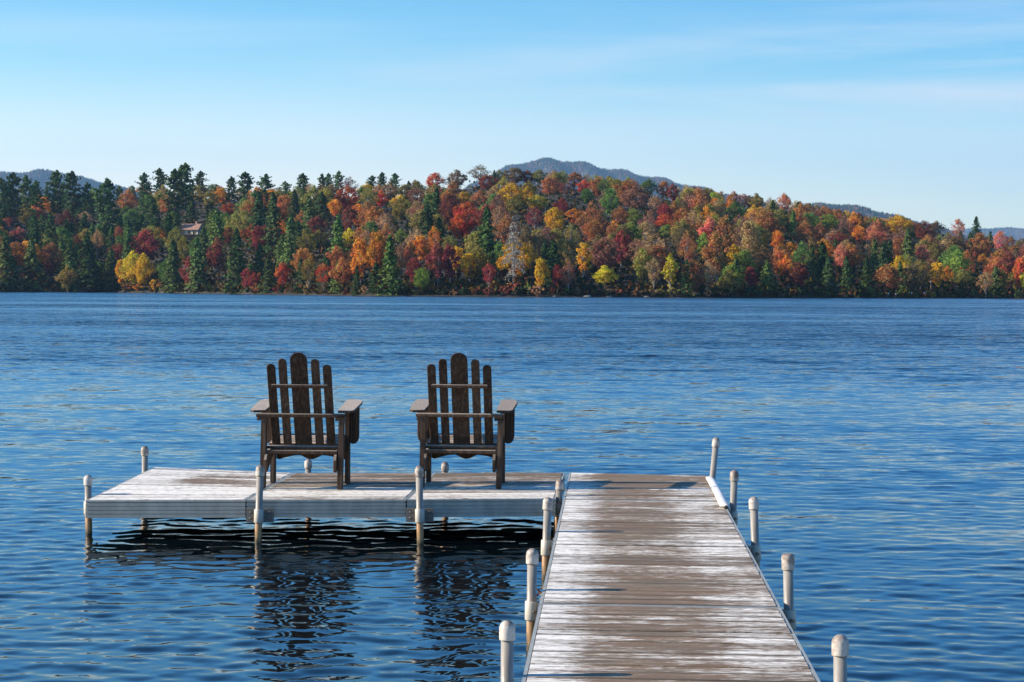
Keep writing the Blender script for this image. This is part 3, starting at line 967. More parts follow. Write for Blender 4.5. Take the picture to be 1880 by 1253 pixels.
def zone_palette(u, t):
    """what fills the slope between the measured trees"""
    if u < 560:
        if t > .6: return [('B', 'olive', 3), ('B', 'rust', 2), ('B', 'tan', 1), ('S', 'mid', 1.5), ('B', 'orange', 1), ('B', 'green', 1.5), ('P', 'mid', .8)]
        return [('S', 'deep', 3), ('S', 'mid', 3), ('P', 'deep', 1.5), ('B', 'rust', 2), ('B', 'olive', 2.5), ('T', 'tan', .5), ('B', 'maroon', 1), ('B', 'green', 2), ('B', 'orange', .8)]
    if u < 1000:
        a = [('B', 'olive', 4), ('B', 'rust', 2.6), ('T', 'tan', 1.5), ('B', 'maroon', .6), ('S', 'deep', 2), ('B', 'brown', 1.2), ('B', 'gold', .8), ('T', 'russet', 1), ('O', 'green', 1), ('B', 'orange', .7)]
    elif u < 1420:
        a = [('B', 'olive', 4), ('B', 'rust', 3), ('T', 'russet', 2), ('T', 'tan', 1.5), ('B', 'brown', 1.2), ('B', 'maroon', .7), ('B', 'gold', 1), ('B', 'lime', .6), ('S', 'deep', .6), ('B', 'orange', .8)]
    else:
        a = [('B', 'rust', 3), ('B', 'olive', 2.4), ('T', 'russet', 2), ('B', 'maroon', .7), ('B', 'green', .8), ('S', 'deep', 2 if t < .25 else .8), ('B', 'brown', 1.4), ('B', 'orange', .8), ('T', 'tan', 1), ('B', 'gold', .6)]
    if t < .12: a = a + [('S', 'deep', 9 if u > 960 else 5), ('S', 'mid', 2)]
    return a

fill = []
nb = nc = 0
t = 0.012
row = 0
while t < 1.0:
    u = -150 + (row % 2) * 14
    while u < 2030:
        ds = shore_d(u)
        D = ds + CREST * t + rnd.uniform(-6, 6)
        D = max(D, ds + 3)
        uu = u + rnd.uniform(-9, 9)
        pal = zone_palette(uu, t)
        r = rnd.uniform(0, sum(p[2] for p in pal))
        for k, c, w in pal:
            r -= w
            if r <= 0: break
        hm = rnd.uniform(9.5, 13.5) * (1.05 if k in 'SP' else 1.0) * (0.80 if t < .05 else 1)
        if t > .6:      # trees on the crest reach the skyline of the photo, no more
            gg = ground(uu, D)
            lim = (horizon(uu) - (canopy_y(uu) + rnd.uniform(-3, 5))) / F * D + CAMZ - gg
            hm = max(6.5, min(hm, lim))
        wm = hm * BASEW[k] * rnd.uniform(1.05, 1.5)
        g = ground(uu, D)
        yt = proj(uu, D, g + hm)
        wpx = wm * F / D
        ok = True
        # never cover the crown of a measured tree standing behind it, nor the cabin
        for T in trees:
            if T['D'] > D - 2 and T['k'] != 'U':
                tw = T['w'] * F / T['D']
                if abs(T['u'] - uu) < (tw * .42 + wpx * .30):
                    hpx = T['h'] * F / T['D']
                    if yt < T['yt'] + hpx * (.26 if T['k'] == 'P' else .92 if T['k'] in 'DN' else .50): ok = False; break
        if abs(uu - HOUSE[0]) < 22 + wpx * .5 and yt < HOUSE[2] + 1 and D < 760: ok = False
        # stay under the skyline of the photo
        if yt < canopy_y(uu) - 9: ok = ok and yt > canopy_y(uu) - 12
        if ok:
            fill.append(dict(u=uu, D=D, g=g, h=hm, w=wm, k=k, c=c, yt=yt, listed=False))
            u += wpx * (0.40 if t < .7 else .45) + 2
        else:
            u += 8
    t += 0.055 if t < .3 else .06 if t < .8 else .04
    row += 1
print("listed", len(trees), "fill", len(fill), "broad", sum(f['k'] in 'BOTN' for f in fill + trees), "conif", sum(f['k'] in 'SP' for f in fill + trees))

# shoreline shrubs
for u in range(-60, 1940, 26):
    uu = u + rnd.uniform(-9, 9)
    D = shore_d(uu) + rnd.uniform(1.0, 3.0)
    dark = 1300 < uu < 1860
    c = rnd.choice(['deep', 'deep', 'mid', 'brown'] if dark else ['rust', 'olive', 'tan', 'brown', 'mid', 'green', 'deep', 'maroon'])
    h = rnd.uniform(1.4, 3.0)
    fill.append(dict(u=uu, D=D, g=ground(uu, D), h=h, w=h * rnd.uniform(.9, 1.7), k='U', c=c, yt=proj(uu, D, h), listed=False))

# drop what nothing shows: paint the crowns front to back on a coarse grid and count what each one adds
def visible_cells():
    W_, H_ = 1130, 150
    grid = np.zeros((H_, W_), bool)
    yy, xx = np.mgrid[0:H_, 0:W_]
    for T in sorted(trees + fill, key=lambda T: T['D']):
        s_ = F / T['D']
        cx, cy = (T['u'] + 190) / 2, (T['yt'] + T['h'] * s_ * .46 - 280) / 2
        rx, ry = T['w'] * s_ / 4 * .92, T['h'] * s_ / 4 * .95
        x0, x1, y0, y1 = int(max(0, cx - rx)), int(min(W_, cx + rx + 2)), int(max(0, cy - ry)), int(min(H_, cy + ry + 2))
        if x1 <= x0 or y1 <= y0: T['vis'] = 0; continue
        sub = ((xx[y0:y1, x0:x1] - cx) / rx) ** 2 + ((yy[y0:y1, x0:x1] - cy) / ry) ** 2 < 1
        T['vis'] = int((sub & ~grid[y0:y1, x0:x1]).sum())
        grid[y0:y1, x0:x1] |= sub
visible_cells()
fill = [T for T in fill if T['vis'] >= (7 if T['k'] != 'U' else 1)]
print('kept', len(fill), {k: sum(T['k'] == k for T in fill + trees) for k in 'BOTNUSPD'})
ZONES = [(-999, 110, "below the left hill's peak"), (110, 230, "well left of the cabin"), (230, 310, "just left of the cabin"), (310, 385, "around the cabin"),
         (385, 480, "just right of the cabin"), (480, 620, "above the left chair"), (620, 780, "over the gap between the chairs"), (780, 920, "above the right chair"),
         (920, 1040, "under the central mountain peak"), (1040, 1170, "above the walkway's left half"), (1170, 1300, "above the walkway's right half"),
         (1300, 1420, "above the tall end posts"), (1420, 1540, "under the low ridge"), (1540, 1700, "right of the low ridge"), (1700, 1850, "near the right end of the hill"), (1850, 9999, "at the right edge")]
ORD = ["first", "second", "third", "fourth", "fifth", "sixth", "seventh", "eighth", "ninth", "tenth", "eleventh", "twelfth", "thirteenth", "fourteenth"]
allt = [T for T in trees + fill if -170 < T['u'] < 2050]
for T in allt:
    tt = (T['D'] - shore_d(T['u'])) / CREST
    T['row'] = "at the waterline" if tt < .06 else "on the lower slope" if tt < .38 else "on the upper slope" if tt < .74 else "on the crest"
    T['zone'] = next(z[2] for z in ZONES if z[0] <= T['u'] < z[1])
def kname(T):
    if T['k'] == 'B' and T['c'] in ('red', 'crimson', 'orange', 'salmon', 'maroon'): return "maple_tree"
    return KNAME[T['k']][0]
groups = {}
for T in allt:
    groups.setdefault((T['k'], T['c'], T['row'], T['zone']), []).append(T)
for key, L in groups.items():
    L.sort(key=lambda T: T['u'])
    k, c, row_, zone = key
    for i, T in enumerate(L):
        base = f"{CNAME[c]} {'maple tree' if kname(T) == 'maple_tree' and k == 'B' else KNAME[k][1]} {row_} {zone}"
        if k == 'U' and row_ == "at the waterline":
            base = f"{CNAME[c]} {'maple tree' if kname(T) == 'maple_tree' and k == 'B' else KNAME[k][1]} {row_} {zone}"
        T['label'] = base if len(L) == 1 else f"{ORD[min(i, 13)]}-from-left {base}"
GROUPN = dict(B="broadleaf trees on the hillside", O="maples on the hillside", T="half bare trees on the hillside", N="birches at the shore",
              U="shrubs along the shoreline", S="hemlocks on the hillside", P="white pines on the hillside", D="")
cnt = {}
def plant(T):
    k = T['k']
    i = cnt.get(k, 0); cnt[k] = i + 1
    cm, tr = VAR[k][rnd.randrange(len(VAR[k]))]
    r = empty(kname(T), ((T['u'] - 940) / F * T['D'], T['D'], T['g'] - (0.1 if k == 'U' else .3)), rnd.uniform(0, 6.28))
    s = T['h'] + (.1 if k == 'U' else .3)
    sw = T['w'] / BASEW[k]
    r.scale = (sw, sw, s)
    tag(r, T['label'], KNAME[k][2], GROUPN[k] or None)
    v = rnd.uniform(.95, 1.45)
    c = COL[T['c']]
    c = tuple(max(0, x * v * rnd.uniform(.9, 1.1)) for x in c)
    o = bpy.data.objects.new("trunk", tr); link(o, r)
    o2 = bpy.data.objects.new("crown", cm); link(o2, r)
    o2.color = (*c, 1)
for T in allt: plant(T)

# undergrowth between the stems: uncountable
def undergrowth():
    rng = np.random.default_rng(9)
    n = 46000
    u = rng.uniform(-300, 2200, n)
    tt = rng.uniform(0, 1, n) ** 1.5
    P = np.zeros((n, 3))
    cols = np.zeros((n, 3))
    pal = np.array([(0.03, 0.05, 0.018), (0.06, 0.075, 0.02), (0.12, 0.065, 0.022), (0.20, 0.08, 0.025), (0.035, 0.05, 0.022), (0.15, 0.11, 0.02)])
    for i in range(n):
        D = shore_d(u[i]) + 1.5 + tt[i] * CREST * .98
        g = ground(u[i], D)
        P[i] = ((u[i] - 940) / F * D, D, g + rng.uniform(.0, 1.0) ** 1.6 * (2.4 if tt[i] < .04 else 3.4))
    cols = pal[rng.integers(0, len(pal), n)] * rng.uniform(.35, .75, (n, 1))  # palette dimmed, putting the shade under the trees into the leaf colour
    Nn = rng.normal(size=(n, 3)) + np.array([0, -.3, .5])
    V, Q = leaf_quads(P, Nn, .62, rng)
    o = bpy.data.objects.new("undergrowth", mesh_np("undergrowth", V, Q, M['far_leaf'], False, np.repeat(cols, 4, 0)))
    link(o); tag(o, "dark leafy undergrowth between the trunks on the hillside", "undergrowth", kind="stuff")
undergrowth()

# shore rocks
def rocks():
    spots = [(1017, 1.3, "small pale rock at the waterline under the crimson maple"), (1078, 2.4, "low flat pale boulder at the waterline below the golden birch"),
             (1187, 1.6, "rounded pale boulder at the waterline above the walkway"), (1118, 1.8, "long grey rock lying at the waterline left of the rounded boulder"),
             (455, 1.4, "pale rock at the waterline right of the cabin"), (300, 1.6, "flat tan rock on the shore below the cabin"),
             (234, 1.2, "small pale rock on the shore under the yellow tree"), (560, 1.2, "small grey rock at the waterline above the left chair")]
    for i, (u, s, lab) in enumerate(spots):
        r = random.Random(i)
        D = shore_d(u) - .3
        b = MB()
        n, m = 10, 6
        vs = []
        for a in range(m + 1):
            for k in range(n):
                ph = math.pi * a / m
                th = 2 * math.pi * k / n
                rr = s * .7 * r.uniform(.8, 1.1)
                vs.append((rr * .8 * math.sin(ph) * math.cos(th), rr * .5 * math.sin(ph) * math.sin(th), rr * .3 * math.cos(ph)))
        fs = [(a * n + k, a * n + (k + 1) % n, (a + 1) * n + (k + 1) % n, (a + 1) * n + k) for a in range(m) for k in range(n)]
        b.add(vs, fs)
        o = b.build("rock", M['rock'], loc=((u - 940) / F * D, D, .12))
        tag(o, lab, "rock", "rocks at the far waterline")
rocks()

# white marker posts on the dark shore, right
for u, y, lab in ((1628, 539.5, "leftmost of four small white markers on the dark right shore"), (1641, 540.5, "second from left of four small white markers on the dark shore"),
                  (1670, 538.5, "third from left of four small white markers on the dark shore"), (1693, 537.8, "rightmost of four small white markers on the dark right shore")):
    D = shore_d(u) + .6
    g = ground(u, D)
    top = (horizon(u) - y) / F * D + CAMZ
    e = empty("marker_post", ((u - 940) / F * D, D - 2.2, 0))
    tag(e, lab, "marker", "white markers on the far shore")
    b = MB(); b.tube([(0, 0, -.6), (0, 0, top)], [.035, .035], 8); b.build("stake", M['bark'], e)
    b = MB()
    b.tube([(0, 0, top - .22), (0, 0, top - .18), (0, 0, top), (0, 0, top + .18), (0, 0, top + .22)], [.06, .17, .24, .17, .06], 12)
    b.build("float", M['white'], e)

# ------------------------------------------------------------------ cabin
def cabin():
    u = HOUSE[0]
    ds = shore_d(u)
    D = ds + 2
    while proj(u, D, ground(u, D)) > HOUSE[2] + 6: D += 2
    base = ground(u, D)
    s = D / F                      # metres per photo pixel there
    z0 = (horizon(u) - 436) * s + CAMZ
    e = empty("cabin", ((u - 940) / F * D, D, z0), math.radians(-14))
    tag(e, "cream walled cabin with brown roof among trees on the hill", "house")
    W, Dp, H = 34 * s, 26 * s, 14.5 * s
    b = MB(); b.box(-W / 2, W / 2, 0, Dp, 5.2 * s, H, .02); b.build("wall", M['cream'], e)
    b = MB(); b.box(-W / 2 - .05, W / 2 + .05, -.05, Dp + .05, -14 * s, 5.2 * s, .02); b.build("foundation", M['brick'], e)
    # gable roof, ridge parallel to the front, plus a lower wing
    b = MB()
    rh = 10.5 * s
    b.prism([(-2.6 * s, H - .6 * s), (Dp / 2, H + rh), (Dp + 2.6 * s, H - .6 * s), (Dp + 2.6 * s, H - 1.3 * s), (Dp / 2, H + rh - .9 * s), (-2.6 * s, H - 1.3 * s)], 'x', -W / 2 - 2 * s, W / 2 + 2 * s, .01)
    rf = b.build("roof", M['roof'], e)
    b = MB(); b.box(W * .18, W * .18 + .8, Dp * .5, Dp * .5 + .7, H, H + rh + 1.0, .02); b.build("chimney", M['brick'], rf)
    b = MB(); b.prism([(-.15, H - .9 * s), (Dp / 2, H + rh - 1.0 * s), (Dp + .15, H - .9 * s)], 'x', -W / 2 - .02, W / 2 + .02, 0); b.build("gable", M['cream'], e)
    # wing on the left
    b = MB(); b.box(-W / 2 - 6 * s, -W / 2, 4 * s, Dp - 4 * s, -2 * s, H - 2 * s, .02); b.build("wing", M['cream'], e)
    b = MB(); b.prism([(2 * s, H - 3 * s), (Dp / 2, H + rh - 4.5 * s), (Dp - 2 * s, H - 3 * s)], 'x', -W / 2 - 7.5 * s, -W / 2 - 2.1 * s, .01); b.build("wing_roof", M['roof'], e)
    for cx in (-.34, -.02, .30):
        b = MB(); b.box(cx * W - 2.8 * s, cx * W + 2.8 * s, -.05, .02, 7.0 * s, 12.4 * s, .01)
        w = b.build("window", M['trim'], e)
        b = MB(); b.box(cx * W - 2.3 * s, cx * W + 2.3 * s, -.08, -.052, 7.5 * s, 11.9 * s, .005); b.build("pane", M['glass'], w)
    b = MB(); b.box(-W / 2, W / 2, -8 * s, -.06, 4.0 * s, 4.8 * s, .02); b.build("porch_floor", M['trim'], e)
    for k in range(5):
        x = -W / 2 + .2 + k * (W - .4) / 4
        b = MB(); b.box(x - .08, x + .08, -8 * s, -8 * s + .16, -13 * s, 7 * s, .01); b.build("porch_post", M['trim'], e)
cabin()

# ------------------------------------------------------------------ dock
DECK = 0.32
def dist2(a, b): return (Vector(a) - Vector(b)).length

def dock_section(name, c_nl, c_nr, c_fr, c_fl, nboards, wearf, seed, label, long_axis='x', fh=0.138):
    """corners near-left, near-right, far-right, far-left (world). Boards run left-right."""
    r = random.Random(seed)
    org = (Vector(c_nl) + Vector(c_nr) + Vector(c_fr) + Vector(c_fl)) / 4
    e = empty(name, org)
    tag(e, label, "dock section", "joined sections of the L shaped dock")
    c = [Vector(p) - org for p in (c_nl, c_nr, c_fr, c_fl)]
    def S(a, b): return (c[0] * (1 - a) + c[1] * a) * (1 - b) + (c[3] * (1 - a) + c[2] * a) * b
    wid = (c[1] - c[0]).length
    dep = (c[3] - c[0]).length
    ia, ib = .020 / wid, .020 / dep            # frame lip
    b = MB()
    nseg = 14
    pitch = (1 - 2 * ib) / nboards
    for k in range(nboards):
        b0 = ib + k * pitch
        gap = (.005 + r.random() ** 2 * .013) / dep
        b1 = b0 + pitch - gap
        dz = r.uniform(-.0022, .0022)
        rv = r.random()
        gr = r.choice([.12, .3, .45, .7, 1.0, 1.0])
        cup = r.uniform(-.0012, .0012)
        vs, fs, we, eg = [], [], [], []
        for i in range(nseg + 1):
            a = ia + (1 - 2 * ia) * i / nseg
            wob = r.uniform(-.0012, .0012)
            for (bb, z) in ((b0, -.036), (b0, -.004), (b0 + .004 / dep, 0), ((b0 + b1) / 2, cup), (b1 - .004 / dep, 0), (b1, -.004), (b1, -.036)):
                p = S(a, bb)
                vs.append((p.x, p.y + (wob if z == -.004 else 0), p.z + z + dz))
                we.append(wearf(a, bb))
                eg.append(max(0, ((b0 + b1) / 2 - bb)) / ((b1 - b0) / 2) + .35 * max(0, (bb - (b0 + b1) / 2)) / ((b1 - b0) / 2))
        m = 7
        for i in range(nseg):
            for j in range(m - 1):
                q = i * m + j
                fs.append((q, q + 1, q + m + 1, q + m))
            fs.append((i * m + 6, i * m, i * m + m, i * m + m + 6))
        fs.append(tuple(range(7)))
        fs.append(tuple(nseg * m + j for j in range(7))[::-1])
        b.add(vs, fs, False, wear=we, rnd=rv, edge=eg, grime=gr)
    b.build("decking", M['deck'], e)
    # aluminium frame: ribbed outer channels and cross joists
    b = MB()
    prof = [(0, -.003), (0.001, -.016)]
    z = -.016
    for q in range(4):
        prof += [(0.001, z - .002), (.0045, z - .004), (.0045, z - .008), (0.001, z - .010)] if False else []
        z0 = -.020 - q * .029
        prof += [(0.0, z0), (-.004, z0 - .002), (-.004, z0 - .006), (0.0, z0 - .008), (0.0, z0 - .027)]
    prof += [(0.002, -fh + .006), (0.002, -fh)]
    prof_in = [(-.030, -fh), (-.030, -fh + .004), (-.016, -fh + .006), (-.016, -.003)]
    full = prof + prof_in
    cc = [c[0], c[1], c[2], c[3]]
    cen = sum(cc, Vector()) / 4
    for i in range(4):
        p, q = cc[i], cc[(i + 1) % 4]
        d = (q - p).normalized()
        out = Vector((d.y, -d.x, 0))
        if out.dot((p + q) / 2 - cen) < 0: out = -out
        # mitre the ends
        vs = []
        for pt, sgn in ((p, 1), (q, -1)):
            for (o_, z_) in full:
                vs.append(pt + out * o_ + d * sgn * max(0, -o_ - 0.0) + Vector((0, 0, z_)))
        n = len(full)
        fs = [(k, (k + 1) % n, n + (k + 1) % n, n + k) for k in range(n)]
        fs += [tuple(range(n))[::-1], tuple(range(n, 2 * n))]
        b.add(vs, fs)
    b.build("frame", M['alu'], e)
    nj = 3
    for k in range(nj):
        bb = (k + 1) / (nj + 1)
        p, q = S(ia * 1.6, bb), S(1 - ia * 1.6, bb)
        j = MB()
        d = (q - p).normalized()
        nn = Vector((-d.y, d.x, 0)) * .02
        vs = [p - nn + Vector((0, 0, -.045)), p + nn + Vector((0, 0, -.045)), p + nn + Vector((0, 0, -.11)), p - nn + Vector((0, 0, -.11))]
        vs += [v + (q - p) for v in vs]
        j.add(vs, [(0, 1, 2, 3), (4, 7, 6, 5), (0, 4, 5, 1), (1, 5, 6, 2), (2, 6, 7, 3), (3, 7, 4, 0)])
        j.build("joist", M['alu'], e)
    return e

def smooth(a, b, x):
    t = min(1, max(0, (x - a) / (b - a)))
    return t * t * (3 - 2 * t)

# walkway: local frame from its two edges
Lf, Ln = at(1045, 868, DECK), at(957, 1253, DECK)
Rf, Rn = at(1303, 873.5, DECK), at(1508, 1253, DECK)
dirL, dirR = (Lf - Ln).normalized(), (Rf - Rn).normalized()
def wl_pt(y): return Ln + dirL * ((y - Ln.y) / dirL.y)
def wr_pt(y): return Rn + dirR * ((y - Rn.y) / dirR.y)
wy = [Lf.y, 14.55, 12.12, 9.69, 7.26, 4.83]
skew = 0.075
def walk_wear(j):
    def f(a, b):
        yy = j + (1 - b)
        left = smooth(.34 + .05 * math.sin(yy * 3.1), .04, a)
        right = smooth(.56 + .06 * math.sin(yy * 2.1 + 1), .80, a) * (1 - .35 * smooth(.88, 1.0, a))
        v = .29 + .46 * left + .25 * right
        v += .035 * math.sin(yy * 5.3 + a * 4) + .03 * math.sin(yy * 11 + a * 9)
        if j == 0: v -= .02 + .13 * smooth(.2, .9, b) * (1 - .5 * smooth(.8, 1, a))
        return v
    return f
wl_labels = ["farthest walkway section where the walkway meets the chair platform", "second farthest walkway section below the chair platform corner",
             "middle walkway section of brown worn boards with white sides", "second nearest walkway section beside the lower left posts", "nearest walkway section at the bottom edge of the photo"]
for j in range(5):
    yf, yn = wy[j], wy[j + 1]
    fl, nl = wl_pt(yf if j == 0 else yf - .006), wl_pt(yn + .006)
    fr, nr = wr_pt(Rf.y if j == 0 else yf - .006 - skew), wr_pt(yn + .006 - skew)
    dock_section("dock_section", nl, nr, fr, fl, 17 if j else 16, walk_wear(j), 100 + j, wl_labels[j])

# chair platform: three sections side by side
def plat_wear(j):
    def f(a, b):
        v = .73 - .40 * smooth(.20, .60, b) + .10 * smooth(.93, 1, b)
        if j == 0:
            v = .82 - .32 * smooth(.30, .55, b) * smooth(.15, .55, a) + .16 * smooth(.80, .95, b)
            v -= .22 * math.exp(-((a - .52) / .22) ** 2 - ((b - .62) / .07) ** 2)
            v -= .20 * math.exp(-((a - .5) / .35) ** 2 - ((b - .36) / .05) ** 2)
        return v
    return f
pf = [at(156.5, 918.3, .300), at(451.5, 917.6, .312), at(746, 917, .318), at(1021, 915.3, DECK)]
pb = [at(283, 857, .345), at(540, 868, .322), at(795, 868, .320), at(1037.5, 868, DECK)]
pl_labels = ["leftmost platform section, empty, with white paint and a brown stain", "middle platform section under the left chair", "right platform section under the right chair, joining the walkway"]
for j in range(3):
    g = Vector((.004, 0, 0))
    dock_section("dock_section", pf[j] + g, pf[j + 1] - g, pb[j + 1] - g, pb[j] + g, 14, plat_wear(j), 200 + j, pl_labels[j])

# ------------------------------------------------------------------ posts
def post(px, ydeck, ytop, pxtop, label, side, capflat=False, seed=0, z=DECK, zshift=0.0, dome=1.0):
    """side: direction (deg, world) from the pipe towards the frame it is clamped to"""
    base = at(px, ydeck, z)
    D = base.y
    top = atd(pxtop, ytop, D)
    e = empty("dock_post", (base.x, base.y, -.0))
    tag(e, label, "dock post", "pipe posts clamped along the dock")
    H = top.z
    lean = (top.x - base.x) / (H - z)
    def X(zz): return lean * (zz - z)
    b = MB()
    b.tube([(X(-.7), 0, -.7), (X(0), 0, 0), (X(H - .07), 0, H - .07)], [.0265] * 3, 24)
    b.build("pipe", M['pipe'], e)
    # cap
    R = .0335
    hc = .082
    b = MB()
    zs = [(H - hc, .029), (H - hc, R - .001), (H - hc + .004, R), (H - hc * .42, R)]
    if capflat:
        zs += [(H - .014, R * 1.02), (H - .006, R * .93), (H - .001, R * .75), (H, R * .2)]
    else:
        for q in range(1, 8):
            t = q / 7 * math.pi / 2
            zs.append((H - hc * .42 + hc * .42 * math.sin(t), max(.001, R * math.cos(t))))
    b.tube([(X(a), 0, a) for a, _ in zs], [r for _, r in zs], 28)
    b.build("cap", M['cap'], e)
    # socket and bracket
    zt = z - .058 + zshift
    b = MB()
    sl = [(zt, .028), (zt, .0345), (zt - .003, .0360), (zt - .097, .0360), (zt - .10, .0345), (zt - .10, .028)]
    b.tube([(X(a), 0, a) for a, _ in sl], [r for _, r in sl], 24)
    a = math.radians(side)
    M_ = Matrix.Rotation(a, 4, 'Z')
    b.box(.028, .043, -.026, .026, zt - .094, zt - .006, .002, M_)
    so = b.build("socket", M['sleeve'], e)
    b = MB()
    b.box(.0435, .0500, -.105, .105, zt - .104, zt + .003, .004, M_)
    pl = b.build("bracket_plate", M['plate'], e)
    for yy in (-.072, .072):
        for zz in (-.028, -.072):
            b = MB()
            c0 = M_ @ Vector((.0432, yy, zt + zz))
            c1 = M_ @ Vector((.0330, yy, zt + zz))
            b.tube([c0, c0.lerp(c1, .8), c1], [.0105, .0105, .006], 6, smooth=False)
            b.build("bolt", M['bolt'], pl)
    # set screw facing the camera side
    b = MB()
    s0 = Vector((.012, -.034, zt - .052)); s1 = Vector((.016, -.050, zt - .052))
    if side not in (90,):
        b.tube([s0, s1], [.010, .010], 8, smooth=False)
        b.build("set_screw", M['bolt'], so)
    return e
FR = 90
post(162, 907.5, 872, 161.5, "short capped post at the platform's front left corner", 0, z=.308)
post(266, 861, 819, 266, "capped post at the platform's back left corner", 0, z=.34)
post(476, 921.5, 854, 478, "front post on the seam below the left chair", FR, z=.312)
post(770.5, 921, 855, 769.5, "front post on the seam below the right chair", FR, z=.318)
post(566, 864.5, 843, 566, "post behind the platform seen under the left chair's seat", -90, z=.322)
post(817, 865, 848, 817, "post behind the platform seen under the right chair's seat", -90, z=.32)
post(1026.5, 911, 880, 1028.5, "left walkway post in the corner where platform meets walkway", 0)
post(1004, 976, 913, 1006, "left walkway post just below the platform corner", 0)
post(976.5, 1084, 1007, 977.5, "left walkway post third down, with a grimy cap", 0)
post(931, 1240, 1139, 931.5, "nearest left walkway post at the bottom of the photo", 0)
post(1308, 880, 803, 1315.5, "tall leaning post at the walkway's far right corner", 180)
post(1346.5, 925, 863, 1348.5, "right walkway post beside the near end of the white bumper", 180)
post(1386, 985, 912, 1383.5, "right walkway post third from the far end, brown domed cap", 180)
post(1448, 1099, 1017, 1446.5, "right walkway post with a flat topped cap", 180, capflat=True)
post(1543, 1288, 1165, 1542.5, "nearest right walkway post at the bottom of the photo", 180)

# white bumper on the far right edge
def bumper():
    a, b_ = at(1300.5, 877.5, DECK + .012), at(1327.5, 931, DECK + .012)
    e = empty("dock_bumper", a)
    tag(e, "white vinyl bumper strip along the walkway's far right edge", "bumper")
    b = MB()
    d = b_ - a
    L = d.length
    d.normalize()
    side = Vector((-d.y, d.x, 0))
    if side.x < 0: side = -side
    n = 16
    vs, fs = [], []
    ring = [(-.024, -.004), (-.024, .004), (.0, .012), (.018, .015), (.036, .012), (.050, -.004), (.055, -.03), (.048, -.050), (.040, -.03), (.034, -.008), (.0, -.004)]
    m = len(ring)
    for i in range(n + 1):
        t = i / n
        wob = .006 * math.sin(t * 3.1)
        p = d * (L * t) + side * wob
        lift = .002 * math.sin(t * 9) ** 2 + (.006 * smooth(.9, 1, t))
        for (o, z) in ring: vs.append(p + side * o + Vector((0, 0, z + lift)))
    for i in range(n):
        for k in range(m):
            fs.append((i * m + k, i * m + (k + 1) % m, (i + 1) * m + (k + 1) % m, (i + 1) * m + k))
    fs += [tuple(range(m))[::-1], tuple(n * m + k for k in range(m))]
    b.add(vs, fs, True)
    b.build("strip", M['vinyl'], e)
    b = MB()
    q = b_ - a + side * .02
    b.tube([q + Vector((0, 0, -.002)) - d * .004, q + d * .012 + Vector((.0, 0, -.004))], [.016, .014], 8)
    b.build("end_shade", M['dark'], e)  # dark stub painting the shade inside the strip's open end
bumper()

# rusty eye bolt on the left edge
b = MB()
q = at(993, 1088, DECK - .02)
b.tube([(.03, 0, 0), (0, 0, 0)], [.006, .006], 8)
b.tube([(-.018 * math.cos(t) - .014, 0, .018 * math.sin(t)) for t in [i * .7 for i in range(10)]], [.006] * 10, 8)
o = b.build("eye_bolt", M['rust'], loc=q + Vector((-.012, 0, 0)))
tag(o, "rusty eye bolt on the walkway's left edge beside the third post", "eye bolt")

# ------------------------------------------------------------------ chairs
def rslat(b, x, w, z0, z1, yf, th=.021):
    """back slat with a rounded top, following the reclined back plane yf(z)"""
    r = w / 2
    out = [(x - r, z0), (x + r, z0), (x + r, z1 - r * .9)]
    for k in range(1, 9):
        t = k / 9 * math.pi
        out.append((x + r * math.cos(t), z1 - r * .9 + r * .9 * math.sin(t)))
    out.append((x - r, z1 - r * .9))
    n = len(out)
    vs = []
    bv = .0035
    cx = x
    cz = (z0 + z1) / 2
    for (off, ins) in ((0, bv), (bv, 0), (th - bv, 0), (th, bv)):
        for (px, pz) in out:
            qx = px + (bv if px < cx else -bv) * (ins > 0) * (abs(px - cx) > r * .25)
            qz = pz + (bv if pz < cz else -bv) * (ins > 0)
            vs.append((qx, yf(qz) + off, qz))
    fs = []
    for l in range(3):
        for k in range(n):
            fs.append((l * n + k, l * n + (k + 1) % n, (l + 1) * n + (k + 1) % n, (l + 1) * n + k))
    fs += [tuple(range(n))[::-1], tuple(3 * n + k for k in range(n))]
    b.add(vs, fs)

